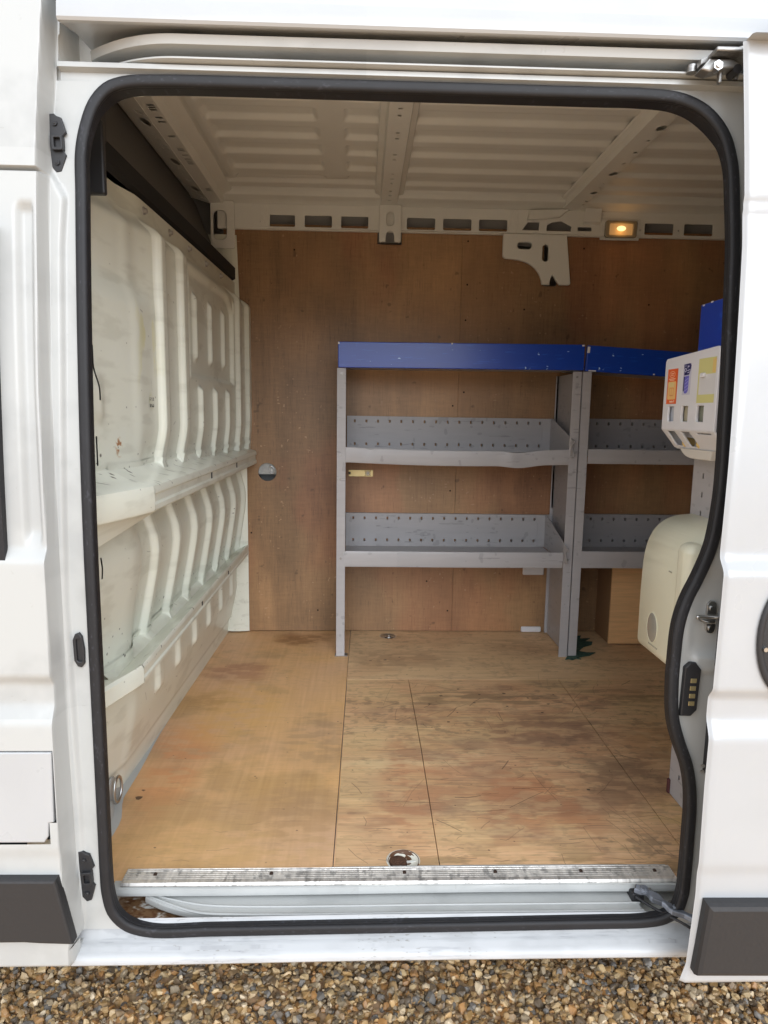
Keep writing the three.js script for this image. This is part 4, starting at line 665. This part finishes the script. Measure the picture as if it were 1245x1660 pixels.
// ---------------------------------------------------------------- dispensers on the end plate
{
  const T = thing('dispenser', 'white plastic three-slot dispenser with an orange sticker, above the cream dispenser', 'dispenser');
  // front drawn in (z, y) and laid over a bent plane: upright above y 1.53, leaning back below
  const z0 = -.464, z1 = -.205, fold = 1.532, X = (y) => y > fold ? .757 : .757 + (fold - y) * .80;
  const s = new THREE.Shape(); s.moveTo(.464 - .004, 1.486); s.lineTo(.206, 1.486); s.lineTo(.205, 1.53); s.lineTo(.205, 1.700); s.quadraticCurveTo(.205, 1.712, .217, 1.712); s.lineTo(.455, 1.704); s.quadraticCurveTo(.465, 1.703, .465, 1.693); s.lineTo(.465, 1.53); s.closePath();
  const path = p => new THREE.Path(p.map(q => new THREE.Vector2(...q)));
  for (const c of [.418, .346, .272]) {
    s.holes.push(path([[c - .013, 1.556], [c + .014, 1.556], [c + .014, 1.586], [c - .011, 1.586]]));
    if (c > .3) s.holes.push(path([[c - .022, 1.494], [c + .018, 1.494], [c + .021, 1.524], [c + .018, 1.541], [c + .012, 1.546], [c - .017, 1.546], [c - .021, 1.530]]));
  }
  const sub = (() => { const g = new THREE.ExtrudeGeometry(s, { depth: .004, bevelEnabled: false, curveSegments: 8 }); const p = g.attributes.position; for (let i = 0; i < p.count; i++) { const z = -p.getX(i), y = p.getY(i), d = p.getZ(i); p.setXYZ(i, X(y) + d - .002, y, z); } return g; });
  // split the front at the fold so that it bends there
  const strips = []; const cut = (ya, yb) => { const pts = [[.465, ya], [.205, ya], [.205, yb], [.465, yb]]; const q = shapeOf(pts); return q; };
  function frontPart(q) { const g = new THREE.ExtrudeGeometry(q, { depth: .004, bevelEnabled: true, bevelThickness: .001, bevelSize: .001, bevelOffset: -.001, bevelSegments: 1, curveSegments: 8 }); const p = g.attributes.position; for (let i = 0; i < p.count; i++) { const z = -p.getX(i), y = p.getY(i), d = p.getZ(i); p.setXYZ(i, X(y) + d, y, z); } const idx = g.index; g.computeVertexNormals(); return g; }
  const up = new THREE.Shape(); up.moveTo(.465, fold); up.lineTo(.205, fold); up.lineTo(.205, 1.702); up.quadraticCurveTo(.205, 1.714, .217, 1.7138); up.lineTo(.453, 1.7045); up.quadraticCurveTo(.465, 1.704, .465, 1.692); up.closePath();
  for (const c of [.418, .346, .272]) up.holes.push(path([[c - .016, 1.552], [c + .015, 1.552], [c + .019, 1.566], [c + .016, 1.588], [c - .015, 1.588]]));
  const lo = shapeOf([[.461, 1.4865], [.207, 1.4865], [.205, fold], [.465, fold]]);
  for (const c of [.420, .346]) lo.holes.push(path([[c - .024, 1.493], [c + .022, 1.493], [c + .024, 1.50], [c + .020, 1.528], [c - .022, 1.528], [c - .025, 1.50]]));
  lo.holes.push(path([[.226, 1.524], [.292, 1.524], [.292, 1.527], [.226, 1.527]]));
  mesh('front', [frontPart(up), frontPart(lo)], whiteP, T);
  mesh('case', [box(.758, .832, 1.532, 1.702, -.4645, -.4615), ext(shapeOf([[.758, 1.532], [.793, 1.487], [.832, 1.487], [.832, 1.532]]), .003).translate(0, 0, -.4645), box(.758, .832, 1.7015, 1.7045, -.462, -.205), box(.826, .8325, 1.487, 1.70, -.462, -.205), box(.797, .832, 1.484, 1.488, -.462, -.205)], whiteP, T);
  mesh('divider', [box(.763, .826, 1.532, 1.70, -.3855, -.3825), box(.763, .826, 1.532, 1.70, -.3115, -.3085)], whiteP, T);
  mesh('back_panel', box(.815, .8165, 1.488, 1.552, -.375, -.318), greyM, T);
  for (const [i, z] of [-.418, -.346, -.272].entries()) mesh('window', rbox(.7655, .7665, 1.550, 1.588, z - .022, z + .022, .0003), phys({ color: [lin(.46, .49, .55), lin(.40, .36, .26), lin(.20, .21, .16)][i], roughness: .25 }), T);
  const plug = std({ color: lin(.72, .52, .20), roughness: .9 });
  for (const [x, z] of [[.795, -.400], [.795, -.330]]) mesh('foam_plug', [new THREE.SphereGeometry(.0125, 18, 12).translate(x, 1.501, z), cyl([x, 1.501, z], [x + .014, 1.501, z], .0125, .010)], plug, T);
  mesh('drip_tray', (() => { const q = new THREE.Shape(); q.moveTo(-.42, 0); q.quadraticCurveTo(-.40, -.020, -.36, -.022); q.lineTo(-.27, -.022); q.lineTo(-.26, 0); q.closePath(); const g = ext(q, .05, .002); g.rotateY(-Math.PI / 2); g.translate(.838, 1.4865, 0); return g; })(), phys({ color: lin(.66, .62, .55), roughness: .5 }), T);
  mesh('thumb_screw', cyl([.80, 1.478, -.285], [.80, 1.486, -.285], .006), whiteP, T);
  // printed stickers
  const cv = (w, h, f) => { const c = document.createElement('canvas'); c.width = w; c.height = h; f(c.getContext('2d'), w, h); const t = new THREE.CanvasTexture(c); t.colorSpace = THREE.SRGBColorSpace; t.magFilter = THREE.LinearFilter; return std({ map: t, roughness: .4 }); };
  const orange = cv(128, 256, (x, w, h) => {
    x.fillStyle = '#e8641e'; x.fillRect(0, 0, w, h); x.fillStyle = '#f0c07a'; x.beginPath(); x.roundRect(10, 92, 104, 132, 10); x.fill();
    x.strokeStyle = '#ffe2c8'; x.lineWidth = 3; x.beginPath(); x.ellipse(58, 40, 34, 22, 0, 0, 7); x.stroke(); x.fillStyle = '#ffd9b8'; x.fillRect(40, 32, 40, 5); x.fillRect(40, 44, 34, 4); x.fillRect(16, 70, 84, 5); x.fillRect(28, 80, 60, 4);
    x.fillStyle = '#e7cf90'; x.fillRect(26, 98, 62, 34); x.strokeStyle = '#d06a3c'; x.lineWidth = 2; x.strokeRect(34, 140, 50, 52); x.beginPath(); x.moveTo(58, 136); x.lineTo(58, 200); x.moveTo(40, 196); x.lineTo(80, 196); x.stroke();
    x.fillStyle = '#fff0e0'; x.fillRect(44, 232, 8, 14); x.fillRect(56, 235, 8, 11); x.fillRect(67, 232, 6, 14); x.fillRect(77, 235, 8, 11); x.fillRect(90, 232, 14, 4); x.fillRect(96, 236, 5, 10);
  });
  const blue = cv(96, 256, (x, w, h) => {
    x.fillStyle = '#c9c9d6'; x.fillRect(0, 0, w, h); x.fillStyle = '#1a1c5c'; x.beginPath(); x.moveTo(8, 6); x.lineTo(78, 0); x.lineTo(92, 18); x.lineTo(88, 44); x.lineTo(72, 92); x.lineTo(14, 96); x.closePath(); x.fill();
    x.strokeStyle = '#d9d9ea'; x.lineWidth = 6; x.beginPath(); x.ellipse(26, 52, 10, 15, 0, 0, 7); x.moveTo(26, 26); x.lineTo(26, 10); x.moveTo(52, 14); x.lineTo(52, 40); x.moveTo(52, 26); x.lineTo(72, 22); x.moveTo(46, 58); x.lineTo(80, 52); x.moveTo(50, 76); x.lineTo(76, 70); x.stroke();
    x.fillStyle = '#1a1c5c'; x.fillRect(10, 104, 12, 122); x.fillStyle = '#6f6cc8'; x.beginPath(); x.moveTo(22, 104); x.lineTo(74, 100); x.lineTo(70, 220); x.quadraticCurveTo(56, 256, 24, 240); x.closePath(); x.fill(); x.strokeStyle = '#a9a8e2'; x.lineWidth = 5; x.beginPath(); for (const y of [130, 156, 186, 214]) { x.moveTo(28, y + 12); x.lineTo(66, y - 10); } x.stroke();
  });
  const yel = cv(64, 128, (x, w, h) => { x.fillStyle = '#d8d7d6'; x.fillRect(0, 0, w, h); x.fillStyle = '#d5d08c'; x.fillRect(0, 0, w, 46); x.fillRect(0, 104, w, 24); x.fillRect(0, 0, 5, h); x.fillStyle = '#e2c478'; x.fillRect(w - 12, 4, 12, 40); });
  const stick = (zA, zB, y0, y1, m, n, l) => mesh(n, grid([0, 1], [0, 1], (u, v) => [.7555, lerp(y0, y1, v), lerp(zA, zB, u)], (u, v) => [u, v]), m, T, l);
  stick(-.447, -.393, 1.594, 1.678, orange, 'sticker', 'orange sticker'); stick(-.366, -.326, 1.614, 1.686, blue, 'sticker', 'dark blue logo sticker'); stick(-.292, -.215, 1.594, 1.692, yel, 'sticker', 'pale yellow sticker');
  mesh('catch', rbox(.748, .757, 1.650, 1.660, -.272, -.256, .003), whiteP, T);
}
{
  const T = thing('towel_dispenser', 'cream plastic paper dispenser with an oval window beside the rear door pillar', 'dispenser');
  const s = new THREE.Shape(); s.moveTo(.834, 1.322); s.lineTo(.80, 1.319); s.bezierCurveTo(.755, 1.310, .722, 1.285, .716, 1.20); s.lineTo(.714, 1.12); s.lineTo(.7145, 1.0); s.quadraticCurveTo(.716, .984, .726, .980); s.lineTo(.834, .975); s.closePath();
  const g = ext(s, .245, .006, 24); g.translate(0, 0, -.424);
  mesh('cover', toCreasedNormals(g, .8), creamP, T);
  mesh('cover_bulge', rbox(.700, .75, .99, 1.29, -.225, -.165, .0235, 6), creamP, T);
  mesh('window', (() => { const q = new THREE.SphereGeometry(1, 32, 16); q.scale(.0035, .037, .028); q.translate(.7145, 1.050, -.343); return q; })(), phys({ color: lin(.30, .30, .26), roughness: .12, clearcoat: 1 }), T);
  mesh('window_rim', new THREE.TorusGeometry(1, .035, 8, 48).scale(.0285, .0375, .03).rotateY(Math.PI / 2).translate(.714, 1.050, -.343), creamP, T);
  const dash = std({ color: lin(.35, .33, .26), roughness: .6 }); for (let k = 0; k < 7; k++) mesh('lettering', box(.7130, .7142, 1.0055, 1.0085, -.356 + k * .0075, -.352 + k * .0075), dash, T);
  mesh('scratch', box(.7134, .7152, 1.206, 1.2085, -.275, -.262), dash, T);
}
// ---------------------------------------------------------------- small things
{
  const o = thing('plywood_box', 'pale plywood box over the wheel arch under the right rack', 'box');
  mesh('front', uvBox(rbox(1.095, 2.2, .566, .930, -1.632, -1.620, .001), 2.2), boxM, o); mesh('side', uvBox(box(1.0955, 1.106, .566, .928, -1.80, -1.632), 2.2), wallM, o); mesh('top', uvBox(box(1.095, 2.2, .930, .939, -1.80, -1.621), 2.2), boxM, o);
}
{
  const s = shapeOf([[.845, 1.425], [.862, 1.433], [.875, 1.425], [.895, 1.438], [.915, 1.432], [.905, 1.448], [.935, 1.465], [.965, 1.478], [1.0, 1.512], [.962, 1.510], [.935, 1.530], [.955, 1.560], [.975, 1.585], [1.02, 1.615], [1.035, 1.65], [1.0, 1.655], [1.04, 1.70], [.99, 1.69], [1.01, 1.735], [.95, 1.72], [.90, 1.76], [.885, 1.5]]);
  const g = ext(s, .0025, .0006); g.rotateX(-Math.PI / 2); g.translate(0, .5605, 0); const p = g.attributes.position; for (let i = 0; i < p.count; i++) p.setY(i, p.getY(i) + .004 * fbm(p.getX(i) * 40, p.getZ(i) * 40, 2));
  const gt = tex(128, 128, (u, v) => { const n = fbm(u * 24, v * 24, 4); return [.20 + .22 * (n - .4), .31 + .25 * (n - .4), .27 + .22 * (n - .4)]; }); gt.repeat.set(6, 6);
  const m = mesh(numbered('torn_sheet'), g, std({ map: gt, roughness: .8 }), scene); m.userData = { label: 'dark green torn sheet on the floor at the foot of the middle upright', category: 'sheet' };
}
{
  const o = thing('metal_bracket', 'small zinc bracket screwed to the ply wall beside the left upright', 'bracket');
  const s = rrect(-.062, .047, 1.281, 1.310, .002, THREE.Shape); s.holes.push(circ(.024, 1.2955, .0035)); s.holes.push(rrect(-.0605, -.0535, 1.291, 1.301, .001)); for (const [x, y] of [[.012, 1.2855], [.036, 1.2855], [.012, 1.3055], [.036, 1.3055]]) s.holes.push(circ(x, y, .0022));
  mesh('plate', ext(s, .0025, .0006).translate(0, 0, -1.799), zinc, o); mesh('nut', [cyl([.024, 1.2955, -1.7965], [.024, 1.2955, -1.793], .0085, .0075, 6), new THREE.TorusGeometry(.0105, .0014, 6, 24).translate(.024, 1.2955, -1.796)], galv, o);
}
{
  const a = thing('white_block', 'small white plastic block at the foot of the wall beside the rack upright', 'block'); mesh('block', rbox(.745, .838, .562, .588, -1.80, -1.786, .006, 3), whiteP, a);
  const b = thing('wall_clip', 'small white plastic clip on the ply wall just under the lower shelf', 'clip'); mesh('clip_body', rbox(.742, .84, .834, .875, -1.80, -1.788, .006, 3), whiteP, b);
}
renderer.render(scene, camera);
